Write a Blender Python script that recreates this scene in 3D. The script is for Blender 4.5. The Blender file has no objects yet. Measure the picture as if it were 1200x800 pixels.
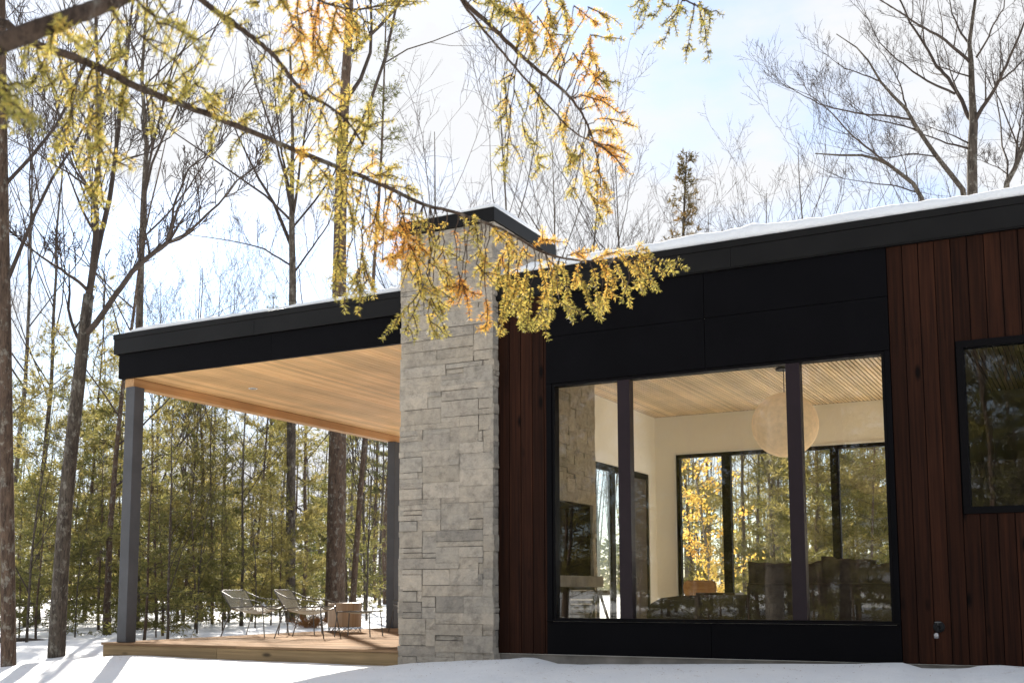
import bpy, math, random
import numpy as np
from mathutils import Vector, noise as mnoise

random.seed(7)
scene = bpy.context.scene
COL = scene.collection
R = math.radians
PI = math.pi

# ------------------------------------------------------------------ camera
EYE = np.array([0.0, 0.0, 0.64])
FPX, YAW, PITCH, ROLL, PPY = 1294.4, 0.484856, 0.112992, -0.0026539, 546.44
cy, sy, cp, sp = math.cos(YAW), math.sin(YAW), math.cos(PITCH), math.sin(PITCH)
FW = np.array([-sy * cp, cy * cp, sp]); RT = np.array([cy, sy, 0.0]); UP = np.cross(RT, FW)
cr, sr = math.cos(ROLL), math.sin(ROLL)
RT, UP = cr * RT + sr * UP, -sr * RT + cr * UP

def ray(x, y):
    """direction (unit depth) of a point measured on the 1200x800 survey photograph"""
    return FW + RT * ((x - 600) / FPX) - UP * ((y - PPY) / FPX)

def at(x, y, d):
    return EYE + ray(x, y) * d

def on_y(x, y, Y):
    r = ray(x, y); return EYE + r * (Y / r[1])

cam_d = bpy.data.cameras.new('camera'); cam = bpy.data.objects.new('camera', cam_d); COL.objects.link(cam)
cam_d.sensor_width = 36; cam_d.lens = FPX / 1200 * 36; cam_d.shift_y = (PPY - 400) / 1200
cam_d.clip_start = 0.05; cam_d.clip_end = 2000
from mathutils import Matrix
cam.matrix_world = Matrix([[RT[0], UP[0], -FW[0], EYE[0]], [RT[1], UP[1], -FW[1], EYE[1]], [RT[2], UP[2], -FW[2], EYE[2]], [0, 0, 0, 1]])
cam_d.dof.use_dof = True; cam_d.dof.focus_distance = 10.2; cam_d.dof.aperture_fstop = 5.0
scene.camera = cam

# ------------------------------------------------------------------ helpers
def tag(o, label=None, cat=None, group=None, kind=None):
    if label: o['label'] = label
    if cat: o['category'] = cat
    if group: o['group'] = group
    if kind: o['kind'] = kind
    return o

def empty(name, loc=(0, 0, 0), rz=0.0, label=None, cat=None, group=None):
    o = bpy.data.objects.new(name, None); COL.objects.link(o); o.location = loc; o.rotation_euler.z = rz
    o.empty_display_size = 0.2
    return tag(o, label, cat, group)

class MB:
    def __init__(s):
        s.v = []; s.f = []; s.a = []
    def add(s, vs, fs, a=0.0):
        n = len(s.v); s.v.extend([tuple(map(float, q)) for q in vs])
        s.f.extend([tuple(i + n for i in q) for q in fs]); s.a.extend([a] * len(fs))
    def box(s, x0, x1, y0, y1, z0, z1, a=0.0):
        s.add([(x0, y0, z0), (x1, y0, z0), (x1, y1, z0), (x0, y1, z0), (x0, y0, z1), (x1, y0, z1), (x1, y1, z1), (x0, y1, z1)],
              [(3, 2, 1, 0), (4, 5, 6, 7), (0, 1, 5, 4), (1, 2, 6, 5), (2, 3, 7, 6), (3, 0, 4, 7)], a)
    def tube(s, pts, rad, sides=6, a=0.0, cap=True):
        pts = [np.asarray(p, float) for p in pts]; n = len(pts)
        if n < 2: return
        if not hasattr(rad, '__len__'): rad = [rad] * n
        u = None; vs = []
        for i, p in enumerate(pts):
            t = pts[min(i + 1, n - 1)] - pts[max(i - 1, 0)]
            L = math.sqrt(t @ t) or 1e-9; t = t / L
            if u is None:
                h = np.array([0, 0, 1.0]) if abs(t[2]) < .9 else np.array([1.0, 0, 0])
                u = np.cross(t, h)
            u = u - t * (u @ t); u /= (math.sqrt(u @ u) or 1e-9)
            w = np.cross(t, u)
            for k in range(sides):
                c = 2 * PI * k / sides
                vs.append(p + rad[i] * (math.cos(c) * u + math.sin(c) * w))
        fs = []
        for i in range(n - 1):
            for k in range(sides):
                k2 = (k + 1) % sides
                fs.append((i * sides + k, i * sides + k2, (i + 1) * sides + k2, (i + 1) * sides + k))
        if cap:
            fs.append(tuple(range(sides))[::-1]); fs.append(tuple((n - 1) * sides + k for k in range(sides)))
        s.add(vs, fs, a)
    def lathe(s, c, prof, sides=24, a=0.0):
        vs = []; fs = []
        for r, z in prof:
            for k in range(sides):
                vs.append((c[0] + r * math.cos(2 * PI * k / sides), c[1] + r * math.sin(2 * PI * k / sides), c[2] + z))
        for i in range(len(prof) - 1):
            for k in range(sides):
                k2 = (k + 1) % sides
                fs.append((i * sides + k, i * sides + k2, (i + 1) * sides + k2, (i + 1) * sides + k))
        fs.append(tuple(range(sides))[::-1]); fs.append(tuple((len(prof) - 1) * sides + k for k in range(sides)))
        s.add(vs, fs, a)
    def mesh(s, name, m, smooth=False):
        me = bpy.data.meshes.new(name); me.from_pydata(s.v, [], s.f)
        if any(s.a):
            at_ = me.attributes.new('tint', 'FLOAT', 'FACE'); at_.data.foreach_set('value', s.a)
        if smooth: me.polygons.foreach_set('use_smooth', [True] * len(me.polygons))
        me.materials.append(m); me.update()
        return me
    def build(s, name, m, parent=None, smooth=False, bevel=0.0, label=None):
        o = bpy.data.objects.new(name, s.mesh(name, m, smooth)); COL.objects.link(o)
        if parent is not None: o.parent = parent
        if bevel:
            b = o.modifiers.new('edge', 'BEVEL'); b.width = bevel; b.segments = 2; b.limit_method = 'ANGLE'
        if label: o['label'] = label
        return o

def boxobj(name, m, parent, *bx, bevel=0.004):
    q = MB(); q.box(*bx); return q.build(name, m, parent, bevel=bevel)

def copy_tree(o, parent=None):
    c = o.copy(); COL.objects.link(c)
    if parent is not None: c.parent = parent
    for ch in list(o.children): copy_tree(ch, c)
    return c

# ------------------------------------------------------------------ materials
class NT:
    def __init__(s, name):
        s.m = bpy.data.materials.new(name); s.m.use_nodes = True; s.t = s.m.node_tree
        s.t.nodes.clear(); s.out = s.n('ShaderNodeOutputMaterial')
    def n(s, ty, **kw):
        q = s.t.nodes.new(ty)
        for k, v in kw.items():
            if k in q.inputs.keys(): q.inputs[k].default_value = v
            else: setattr(q, k, v)
        return q
    def l(s, a, b): s.t.links.new(a, b)
    def ramp(s, fac, stops, interp='LINEAR'):
        r = s.n('ShaderNodeValToRGB'); r.color_ramp.interpolation = interp
        e = r.color_ramp.elements
        while len(e) < len(stops): e.new(0.5)
        for q, (p, c) in zip(e, stops): q.position = p; q.color = (*c, 1)
        s.l(fac, r.inputs[0]); return r.outputs[0]
    def coords(s, scale=(1, 1, 1), kind='Object', rot=(0, 0, 0)):
        tc = s.n('ShaderNodeTexCoord'); mp = s.n('ShaderNodeMapping')
        mp.inputs['Scale'].default_value = scale; mp.inputs['Rotation'].default_value = rot
        s.l(tc.outputs[kind], mp.inputs['Vector']); return mp.outputs[0]
    def noise(s, vec, scale, detail=4, rough=.6, out='Fac'):
        q = s.n('ShaderNodeTexNoise'); q.inputs['Scale'].default_value = scale
        q.inputs['Detail'].default_value = detail; q.inputs['Roughness'].default_value = rough
        if vec is not None: s.l(vec, q.inputs['Vector'])
        return q.outputs[out]
    def mix(s, fac, a, b, mode='MIX'):
        q = s.n('ShaderNodeMix'); q.data_type = 'RGBA'; q.blend_type = mode
        for i, x in ((0, fac), (6, a), (7, b)):
            if isinstance(x, (int, float)): q.inputs[i].default_value = x
            elif isinstance(x, tuple): q.inputs[i].default_value = (*x, 1)
            else: s.l(x, q.inputs[i])
        return q.outputs[2]
    def math(s, op, a, b=None):
        q = s.n('ShaderNodeMath'); q.operation = op
        for i, x in ((0, a), (1, b)):
            if x is None: continue
            if isinstance(x, (int, float)): q.inputs[i].default_value = x
            else: s.l(x, q.inputs[i])
        return q.outputs[0]
    def bump(s, h, strength, dist=.01):
        q = s.n('ShaderNodeBump'); q.inputs['Strength'].default_value = strength; q.inputs['Distance'].default_value = dist
        s.l(h, q.inputs['Height']); return q.outputs[0]
    def bsdf(s, color, rough=.6, normal=None, spec=.5, metal=0, **kw):
        b = s.n('ShaderNodeBsdfPrincipled')
        if isinstance(color, tuple): b.inputs['Base Color'].default_value = (*color, 1)
        else: s.l(color, b.inputs['Base Color'])
        if isinstance(rough, (int, float)): b.inputs['Roughness'].default_value = rough
        else: s.l(rough, b.inputs['Roughness'])
        b.inputs['Specular IOR Level'].default_value = spec; b.inputs['Metallic'].default_value = metal
        if normal is not None: s.l(normal, b.inputs['Normal'])
        s.l(b.outputs[0], s.out.inputs[0]); return b

def simple(name, c, rough=.6, spec=.4, metal=0, var=.15, scale=6, bump=.1):
    t = NT(name); v = t.coords(); f = t.noise(v, scale)
    col = t.ramp(f, [(.3, tuple(x * (1 - var) for x in c)), (.7, tuple(min(1, x * (1 + var)) for x in c))])
    t.bsdf(col, rough, t.bump(t.noise(v, scale * 12), bump, .004), spec, metal); return t.m

def island_rand(t):
    g = t.n('ShaderNodeNewGeometry'); return g.outputs['Random Per Island']

def wood(name, c0, c1, axis, scale=1.0, rough=.6, islandvar=.35, knots=True, spec=.3):
    """board wood: grain runs along axis, tone differs from board to board"""
    t = NT(name); k = {'x': (.6, 22, 22), 'y': (22, .6, 22), 'z': (22, 22, .6)}[axis]
    k = tuple(q * scale for q in k)
    tc = t.n('ShaderNodeTexCoord'); r = island_rand(t)
    off = t.n('ShaderNodeVectorMath'); off.operation = 'SCALE'; off.inputs[0].default_value = (3.1, 2.7, 5.3)
    r50 = t.math('MULTIPLY', r, 20.0); t.l(r50, off.inputs['Scale'])
    ad = t.n('ShaderNodeVectorMath'); ad.operation = 'ADD'; t.l(tc.outputs['Object'], ad.inputs[0]); t.l(off.outputs[0], ad.inputs[1])
    mp = t.n('ShaderNodeMapping'); mp.inputs['Scale'].default_value = k; t.l(ad.outputs[0], mp.inputs[0])
    g = t.noise(mp.outputs[0], 1.6, 6, .65)
    col = t.ramp(g, [(.3, c0), (.72, c1)])
    br = t.ramp(r, [(0, (1 - islandvar,) * 3), (1, (1 + islandvar * .6,) * 3)])
    col = t.mix(1.0, col, br, 'MULTIPLY')
    if knots:
        kk = {'x': (.35, 1, 1), 'y': (1, .35, 1), 'z': (1, 1, .35)}[axis]
        m2 = t.n('ShaderNodeMapping'); m2.inputs['Scale'].default_value = kk; t.l(ad.outputs[0], m2.inputs[0])
        vo = t.n('ShaderNodeTexVoronoi'); vo.inputs['Scale'].default_value = 5.2; t.l(m2.outputs[0], vo.inputs['Vector'])
        kf = t.ramp(vo.outputs['Distance'], [(.07, (1, 1, 1)), (.17, (0, 0, 0))])
        col = t.mix(kf, col, tuple(q * .3 for q in c0))
    big = t.noise(tc.outputs['Object'], .9, 3)
    col = t.mix(1.0, col, t.ramp(big, [(.3, (.8, .8, .8)), (.7, (1.12, 1.12, 1.12))]), 'MULTIPLY')
    t.bsdf(col, rough, t.bump(g, .25, .003), spec); return t.m

M = {}
M['siding'] = wood('stained_siding', (.010, .0042, .0027), (.042, .0145, .0070), 'z', rough=.66, islandvar=.4, spec=.07)
M['cedar'] = wood('cedar_boards', (.60, .345, .135), (.80, .53, .255), 'y', rough=.55, islandvar=.2, knots=False)
M['cedar_trim'] = wood('cedar_trim', (.50, .27, .115), (.66, .40, .19), 'y', rough=.55, islandvar=.1, knots=False)
M['slat'] = wood('ceiling_slats', (.74, .56, .36), (.88, .72, .51), 'y', rough=.55, islandvar=.2, knots=False)
M['deck'] = wood('deck_boards', (.18, .108, .058), (.31, .205, .122), 'x', rough=.9, islandvar=.3, knots=False, spec=.03)
M['rim'] = wood('treated_rim', (.20, .135, .065), (.34, .235, .12), 'x', rough=.75, islandvar=.15)
M['floor'] = wood('oak_floor', (.54, .45, .34), (.68, .59, .47), 'y', rough=.35, islandvar=.3, knots=False)
M['black'] = simple('black_panel', (.0030, .0028, .0036), .55, .05, var=.2, scale=2, bump=.02)
M['fascia'] = simple('bronze_metal', (.0085, .008, .0078), .45, .13, var=.25, scale=1.6, bump=.02)
M['frame'] = simple('dark_window_frame', (.004, .0035, .004), .5, .06, var=.1, bump=.02)
M['mullion'] = simple('dark_mullion', (.018, .011, .014), .4, .2, var=.1, bump=.02)
M['post'] = simple('grey_post', (.072, .073, .078), .5, .2, var=.12, scale=3, bump=.05)
M['concrete'] = simple('foundation_concrete', (.22, .20, .175), .9, .2, var=.3, scale=4, bump=.6)
M['plaster'] = simple('white_plaster', (.88, .855, .78), .9, .2, var=.03, scale=1, bump=.05)
M['olive'] = simple('olive_plaster', (.22, .215, .15), .9, .1, var=.05, scale=1, bump=.05)
M['white'] = simple('white_trim', (.78, .78, .74), .6, .3, var=.03)
M['sofa'] = simple('dark_sofa_cloth', (.055, .045, .036), .95, .1, var=.35, scale=9, bump=.7)
M['cushion'] = simple('cushion_cloth', (.075, .060, .047), .95, .1, var=.4, scale=7, bump=.8)
M['paper'] = simple('paper_shade', (.78, .62, .44), .9, .1, var=.12, scale=14, bump=.6)
_b = [n for n in M['paper'].node_tree.nodes if n.type == 'BSDF_PRINCIPLED'][0]
_b.inputs['Emission Color'].default_value = (1, .70, .40, 1); _b.inputs['Emission Strength'].default_value = .06  # faint glow added only to lift the shade's tone, not from a lit bulb
M['oak'] = wood('oak_chair', (.32, .17, .07), (.52, .31, .14), 'x', rough=.4, islandvar=.05, knots=False)
M['darkwood'] = wood('dark_wood', (.03, .02, .013), (.07, .045, .03), 'x', rough=.4, islandvar=.1, knots=False)
M['trestle'] = wood('grey_wood', (.10, .075, .05), (.20, .15, .10), 'x', rough=.7, islandvar=.2)
M['soot'] = simple('sooty_firebox', (.018, .014, .012), .9, .1, var=.5, scale=5)
M['metal'] = simple('brushed_metal', (.36, .35, .34), .3, .5, metal=1, var=.1)
M['darkmetal'] = simple('grey_painted_metal', (.10, .10, .095), .45, .5, var=.1)
M['wire'] = simple('grey_wire', (.48, .49, .44), .45, .5, var=.1)
M['planter'] = wood('planter_wood', (.36, .26, .17), (.58, .46, .34), 'z', rough=.45, islandvar=.1, knots=False)
M['dry'] = simple('dry_grass', (.22, .11, .045), .9, .1, var=.4, scale=30)

def bark(name, c0, c1, plates=False):
    t = NT(name); v = t.coords((5, 5, 1.1)); n1 = t.noise(v, 2.2, 10, .78)
    col = t.ramp(n1, [(.32, c0), (.68, c1)])
    li = t.noise(t.coords((1, 1, .75)), 9.0, 6, .7)
    col = t.mix(t.ramp(li, [(.54, (0, 0, 0)), (.62, (.7, .7, .7))]), col, (.24, .225, .19))
    v2 = t.coords((14, 14, 2.2)); n2 = t.noise(v2, 3, 7, .75)
    col = t.mix(1.0, col, t.ramp(n2, [(.34, (.35, .35, .35)), (.5, (1, 1, 1)), (.7, (1.3, 1.28, 1.25))]), 'MULTIPLY')
    t.bsdf(col, .9, t.bump(n2, .9, .03), .15); return t.m
M['bark'] = bark('grey_bark', (.034, .027, .022), (.135, .112, .090))
M['bark_red'] = bark('pine_bark', (.048, .034, .026), (.145, .098, .070))
M['bark_light'] = bark('pale_bark', (.11, .095, .080), (.36, .32, .275))
M['twig'] = simple('twig_bark', (.055, .043, .036), .9, .15, var=.3, scale=5, bump=.2)
M['larchwood'] = bark('branch_bark', (.045, .032, .025), (.135, .094, .070))

def foliage(name, stops, trans=.5, attr=None, rough=.6):
    t = NT(name)
    if attr:
        a = t.n('ShaderNodeAttribute'); a.attribute_name = attr; f = a.outputs['Fac']
    else:
        f = t.noise(t.coords(), 1.1, 3)
    r = island_rand(t)
    f2 = t.math('ADD', f, t.math('MULTIPLY', t.math('SUBTRACT', r, .5), .34))
    col = t.ramp(f2, stops)
    d = t.n('ShaderNodeBsdfPrincipled'); d.inputs['Roughness'].default_value = rough; d.inputs['Specular IOR Level'].default_value = .25
    t.l(col, d.inputs['Base Color'])
    tr = t.n('ShaderNodeBsdfTranslucent'); t.l(col, tr.inputs[0])
    mx = t.n('ShaderNodeMixShader'); mx.inputs[0].default_value = trans
    t.l(d.outputs[0], mx.inputs[1]); t.l(tr.outputs[0], mx.inputs[2]); t.l(mx.outputs[0], t.out.inputs[0])
    return t.m
M['pine'] = foliage('pine_needles', [(.2, (.13, .120, .034)), (.5, (.235, .200, .062)), (.8, (.35, .285, .105))], .55)
M['pine_mid'] = foliage('green_needles', [(.2, (.080, .086, .026)), (.5, (.155, .148, .046)), (.8, (.27, .225, .078))], .55)
M['pine_dark'] = foliage('dark_needles', [(.2, (.045, .055, .018)), (.5, (.085, .09, .026)), (.8, (.15, .135, .042))], .45)
M['pine_brown'] = foliage('bronze_needles', [(.2, (.07, .06, .018)), (.5, (.12, .085, .028)), (.8, (.22, .12, .03))], .4)
M['beech'] = foliage('orange_leaves', [(.2, (.58, .46, .11)), (.5, (.72, .50, .12)), (.8, (.68, .36, .08))], .55)
M['larch'] = foliage('yellow_needles', [(0.0, (.23, .215, .055)), (.28, (.46, .385, .10)), (.5, (.68, .45, .10)), (.75, (.66, .30, .06)), (1.0, (.40, .15, .04))], .5, 'tint')

def stone_mat():
    t = NT('ledge_stone'); r = island_rand(t); v = t.coords()
    base = t.ramp(r, [(0, (.385, .335, .27)), (.35, (.445, .385, .31)), (.6, (.39, .35, .295)), (.8, (.49, .425, .345)), (1, (.30, .27, .23))])
    n1 = t.noise(v, 9, 8, .7); n2 = t.noise(v, 2.4, 4)
    col = t.mix(1.0, base, t.ramp(n1, [(.28, (.58, .58, .58)), (.5, (1, 1, 1)), (.74, (1.25, 1.23, 1.2))]), 'MULTIPLY')
    col = t.mix(1.0, col, t.ramp(n2, [(.35, (.93, .94, .95)), (.65, (1.03, 1.02, 1))]), 'MULTIPLY')
    v3 = t.noise(t.coords((1, 1, 2.2)), 5, 10, .75)
    col = t.mix(t.ramp(v3, [(.66, (0, 0, 0)), (.76, (.35, .35, .35))]), col, (.17, .15, .13))
    hh = t.math('ADD', t.noise(t.coords((1, 1, 1.7)), 14, 10, .7), t.math('MULTIPLY', t.noise(v, 60, 4), .3))
    t.bsdf(col, .88, t.bump(hh, 1.0, .035), .15); return t.m
M['stone'] = stone_mat()
M['mortar'] = simple('dark_joint', (.10, .09, .08), .95, .1)

def snow_mat():
    t = NT('snow'); v = t.coords()
    h = t.math('ADD', t.noise(v, 7, 6, .6), t.math('MULTIPLY', t.noise(v, 45, 4, .6), .35))
    n = t.noise(v, 1.3, 4)
    col = t.ramp(n, [(.3, (.80, .82, .85)), (.7, (.87, .88, .89))])
    li = t.noise(v, 26, 3, .8)
    col = t.mix(t.ramp(li, [(.74, (0, 0, 0)), (.80, (.5, .5, .5))]), col, (.30, .24, .17))
    h = t.math('ADD', h, t.math('MULTIPLY', t.noise(v, 160, 3, .7), .22))
    b = t.bsdf(col, .75, t.bump(h, .75, .035), .25)
    return t.m
M['snow'] = snow_mat()

def glass_mat(name, tint=(1, 1, 1), base=.038):
    t = NT(name); lw = t.n('ShaderNodeLayerWeight'); lw.inputs['Blend'].default_value = .5
    f = t.math('ADD', t.math('MULTIPLY', t.math('POWER', lw.outputs['Facing'], 5.0), .9), base)
    tr = t.n('ShaderNodeBsdfTransparent'); tr.inputs[0].default_value = (*tint, 1)
    gl = t.n('ShaderNodeBsdfGlossy'); gl.inputs['Roughness'].default_value = 0.0; gl.inputs[0].default_value = (1, 1, 1, 1)
    v = t.coords(); t.l(t.bump(t.noise(v, .9, 2), .035, .02), gl.inputs['Normal'])
    mx = t.n('ShaderNodeMixShader'); t.l(f, mx.inputs[0]); t.l(tr.outputs[0], mx.inputs[1]); t.l(gl.outputs[0], mx.inputs[2])
    t.l(mx.outputs[0], t.out.inputs[0]); return t.m
M['glass'] = glass_mat('window_glass', (.985, .985, .97))

# ------------------------------------------------------------------ ground
XS = [(0, 786), (60, 777), (110, 769.5), (140, 767.5), (175, 768.5), (230, 771.5), (300, 774.5), (350, 776.5), (420, 779.5), (448, 780.5), (482, 776.5), (540, 773.5), (600, 771.3), (618, 770), (632, 773), (645, 777.5), (665, 778.5),
      (750, 778), (1000, 777.3), (1040, 776), (1053, 775.3), (1066, 779), (1076, 782.5), (1130, 783.5), (1148, 779.5), (1170, 779), (1200, 781)]
prof = [on_y(x, y, 10.34) for x, y in XS]
PX = [p[0] for p in prof]; PZ = [p[2] for p in prof]

def ground_z(x, y):
    d = math.hypot(x, y)
    z = -.24 + .05 * mnoise.noise((x * .22, y * .22, 0)) + .022 * mnoise.noise((x * .9, y * .9, 3)) + .010 * mnoise.noise((x * 2.4, y * 2.4, 5))
    if d > 18: z += .012 * min(d - 18, 80) + min(1, (d - 18) / 15) * .22 * mnoise.noise((x * .12, y * .12, 9))
    # drift along the house front
    e = (y - 10.34) / (.75 if y > 10.34 else 1.5)
    w = math.exp(-e * e)
    if x < -14: w *= max(0, 1 - (-14 - x) / 3)
    z = z * (1 - w) + w * (np.interp(x, PX, PZ) + .006 * mnoise.noise((x * 4, y * 4, 2)))
    if y < 10.34: z -= .05 * (1 - w) * min(1, (10.34 - y) / 2)
    # hollow under the building
    ux = min(max((x + 11.35) / .3, 0), 1); uy = min(max((y - 10.62) / .25, 0), 1) * min(max((17.6 - y) / .3, 0), 1)
    u = ux * uy
    return z * (1 - u) + (-.75) * u

def axis(segs):
    out = []
    for a, b, st in segs:
        n = max(1, int(round((b - a) / st))); out += [a + (b - a) * i / n for i in range(n)]
    return out + [segs[-1][1]]
gx = axis([(-400, -80, 40), (-80, -26, 3), (-26, -15, .5), (-15, 2.5, .08), (2.5, 8, .5), (8, 50, 4), (50, 400, 50)])
gy = axis([(-400, -60, 40), (-60, -4, 3), (-4, 7.5, .4), (7.5, 11, .07), (11, 22, .35), (22, 70, 2), (70, 400, 40)])
g = MB()
vs = [(x, y, ground_z(x, y)) for y in gy for x in gx]
nx = len(gx)
fs = [(j * nx + i, j * nx + i + 1, (j + 1) * nx + i + 1, (j + 1) * nx + i) for j in range(len(gy) - 1) for i in range(nx - 1)]
g.v = vs; g.f = fs; g.a = [0.0] * len(fs)
gr = g.build('snowy_ground', M['snow'], smooth=True); tag(gr, 'snow covered ground around the house and through the forest', 'ground', kind='structure')

# ------------------------------------------------------------------ house
H = empty('modern_house', (0, 0, 0), 0, 'low modern house with black roof edge, dark red wood walls and stone chimney', 'house')
YF, YB, YW, YP = 10.46, 10.50, 10.50, 10.49
ZT, ZM, ZS = 4.11, 3.838, 3.504
XL, XR = -11.594, 7.0
YBACK = 17.45

roof = MB()
roof.box(XL + .02, XR, YF + .03, YBACK, ZM + .02, ZT - .03)
roof = roof.build('roof', M['fascia'], H)
def slab(name, m, par, boxes, bevel=.004, smooth=False):
    q = MB()
    for b in boxes: q.box(*b)
    return q.build(name, m, par, bevel=bevel)
# fascia boards in lengths with fine joints
fx = [XL, -9.15, -6.1, -3.05, 0.0, 3.05, XR]
slab('fascia', M['fascia'], roof, [(a + .0012, b - .0012, YF, YF + .028, ZM, ZT - .072) for a, b in zip(fx, fx[1:])], .002)
slab('fascia', M['fascia'], roof, [(XL, XL + .02, YF + .03, YBACK, ZM, ZT - .072)], .002)
slab('drip_edge', M['fascia'], roof, [(XL - .008, XR, YF - .010, YF + .05, ZT - .07, ZT)], .003)
slab('drip_edge', M['fascia'], roof, [(XL - .008, XL + .05, YF + .052, YBACK, ZT - .07, ZT)], .003)
slab('ledge', M['fascia'], roof, [(-5.70, XR, YF + .004, YF + .06, ZM - .012, ZM - .003)], .001)
bx = [-11.529, -8.9, -6.91]
slab('beam', M['black'], roof, [(a + .001, b - .001, YB, YB + .06, ZS, ZM - .002) for a, b in zip(bx, bx[1:])], .002)
slab('beam', M['black'], roof, [(-11.529, -11.47, YB + .062, YBACK - .1, ZS, ZM - .002)], .002)
slab('beam', M['black'], roof, [(-11.468, -6.42, YBACK - .16, YBACK - .1, ZS, ZM - .002)], .002)
# soffit boards run away from the front
sof = MB(); x = -11.30
while x < -6.42:
    sof.box(x, min(x + .086, -6.42), YB + .062, YBACK - .17, ZS + .002 + random.uniform(0, .0012), ZS + .02); x += .0895
sof.build('soffit', M['cedar'], roof)
slab('soffit_backing', M['black'], roof, [(-11.46, XR, YB + .07, YBACK - .17, ZS + .022, ZS + .05)], 0)
slab('wood_edge_beam', M['cedar_trim'], roof, [(-11.462, -11.302, YB + .062, YBACK - .17, 3.385, 3.505)], .004)
# recessed light
dl = MB(); lp = (-10.40, 11.9, ZS)
dl.lathe((lp[0], lp[1], ZS - .006), [(.045, .005), (.05, .0), (.062, .0), (.066, .006)], 24)
dlo = dl.build('downlight', M['white'], roof, smooth=True)
q = MB(); q.lathe((lp[0], lp[1], ZS - .0055), [(.0, 0), (.044, 0), (.044, .004)], 24); q.build('lens', M['darkmetal'], dlo)

# posts
for (ya, yb) in ((10.52, 10.695), (16.74, 16.915)):
    slab('post', M['post'], H, [(-11.40, -11.236, ya, yb, .002, 3.384)], .006)

# deck
dk = MB(); y = 10.42
while y < 17.3:
    xs = [-11.57, -6.92]
    b0 = random.uniform(-10.5, -8)
    for a, b in ((-11.57, b0), (b0 + .003, -6.42 if y > 11.95 else -6.92)):
        dk.box(a, b, y, y + .137, -.028 + random.uniform(-.001, .001), random.uniform(-.0015, .0015))
    y += .1425
deck = dk.build('deck', M['deck'], H, bevel=.002)
slab('rim_board', M['rim'], deck, [(-11.55, -9.6, 10.436, 10.475, -.31, -.031), (-9.597, -6.925, 10.437, 10.475, -.31, -.031)], .003)
slab('rim_board', M['rim'], deck, [(-11.55, -11.512, 10.477, 17.3, -.31, -.031)], .003)
slab('joist', M['rim'], deck, [(-11.5, -6.95, yy, yy + .04, -.3, -.032) for yy in (11.6, 12.9, 14.2, 15.5, 16.8, 17.25)], 0)
# low snow left on the deck by the corner post
# foundation
slab('foundation', M['concrete'], H, [(-5.70, XR, 10.54, 10.7, -1.0, -.012), (-6.45, -6.3, 10.8, 17.2, -1.0, -.03), (-6.3, XR, 17.0, 17.15, -1.0, -.03)], 0)

# ---- stone blocks
def ashlar(mb, W, Hh, place, cell=.06, seed=1):
    """random ledge stone over W x Hh; place(u, v, depth) -> point. Each stone is its own bevelled block."""
    rn = random.Random(seed)
    nu, nv = int(round(W / cell)), int(round(Hh / cell))
    cu, cv = W / nu, Hh / nv
    used = [[False] * nu for _ in range(nv)]
    for j in range(nv):
        i = 0
        while i < nu:
            if used[j][i]: i += 1; continue
            h = rn.choices([1, 2, 3], [4, 5, 3.5])[0]; w = rn.choices([4, 5, 6, 8, 10, 13], [2, 3, 3, 3, 2, 1])[0]
            if h >= 3: w = min(max(w, 6), 9)
            run = 0
            while i + run < nu and not used[j][i + run] and run < w: run += 1
            if i + run < nu and nu - (i + run) < 2 : 
                while i + run < nu and not used[j][i + run]: run += 1
            w = run; h = min(h, nv - j)
            if w == 1: h = min(h, 2)
            for b in range(h):
                for a in range(w): used[j + b][i + a] = True
            g_ = rn.choice([.0006, .0006, .0008, .0015, .003, .006])
            j1, j2, j3, j4 = [rn.uniform(-.002, .002) for _ in range(4)]
            u0, u1 = i * cu + g_ + j1, (i + w) * cu - g_ + j2; v0, v1 = j * cv + g_ + j3, (j + h) * cv - g_ + j4
            if i == 0: u0 -= rn.uniform(0, .008)
            if i + w == nu: u1 += rn.uniform(0, .008)
            d = rn.uniform(0, .022); bv = rn.uniform(.003, .009)
            t1, t2 = rn.uniform(-.005, .005), rn.uniform(-.004, .004)
            mu, mv = max(3, int((u1 - u0) / .05)), max(3, int((v1 - v0) / .05))
            # rough split face as a small grid, edges pulled back
            V = []; F = []
            for b in range(mv + 1):
                for a in range(mu + 1):
                    fa, fb = a / mu, b / mv
                    edge = a in (0, mu) or b in (0, mv)
                    uu = u0 + (u1 - u0) * fa; vv = v0 + (v1 - v0) * fb
                    if edge:
                        V.append(place(uu, vv, d - bv * .6))
                    else:
                        uu += rn.uniform(-.006, .006); vv += rn.uniform(-.006, .006)
                        V.append(place(uu, vv, d + t1 * (fa - .5) * 2 + t2 * (fb - .5) * 2 + rn.uniform(-.0065, .0065)))
            k = mu + 1
            for b in range(mv):
                for a in range(mu): F.append((b * k + a, b * k + a + 1, (b + 1) * k + a + 1, (b + 1) * k + a))
            n0 = len(V)
            for uu, vv in ((u0, v0), (u1, v0), (u1, v1), (u0, v1)): V.append(place(uu, vv, -.05))
            bot = list(range(0, mu + 1)); rgt = [b * k + mu for b in range(mv + 1)]
            top = [mv * k + a for a in range(mu, -1, -1)]; lft = [b * k for b in range(mv, -1, -1)]
            for edge, (p, q_) in ((bot, (n0, n0 + 1)), (rgt, (n0 + 1, n0 + 2)), (top, (n0 + 2, n0 + 3)), (lft, (n0 + 3, n0))):
                F.append(tuple([p, q_] + edge[::-1]))
            mb.add(V, F)
            i += w
CX0, CX1, CY0, CY1 = -6.903, -5.709, 10.395, 11.92
CZT = 4.72
st = MB()
ashlar(st, CX1 - CX0, CZT + .6, lambda u, v, d: (CX0 + u, CY0 - d, -.6 + v), seed=11)
ashlar(st, CY1 - CY0, CZT + .6, lambda u, v, d: (CX1 + d, CY0 + u, -.6 + v), seed=12)
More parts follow.
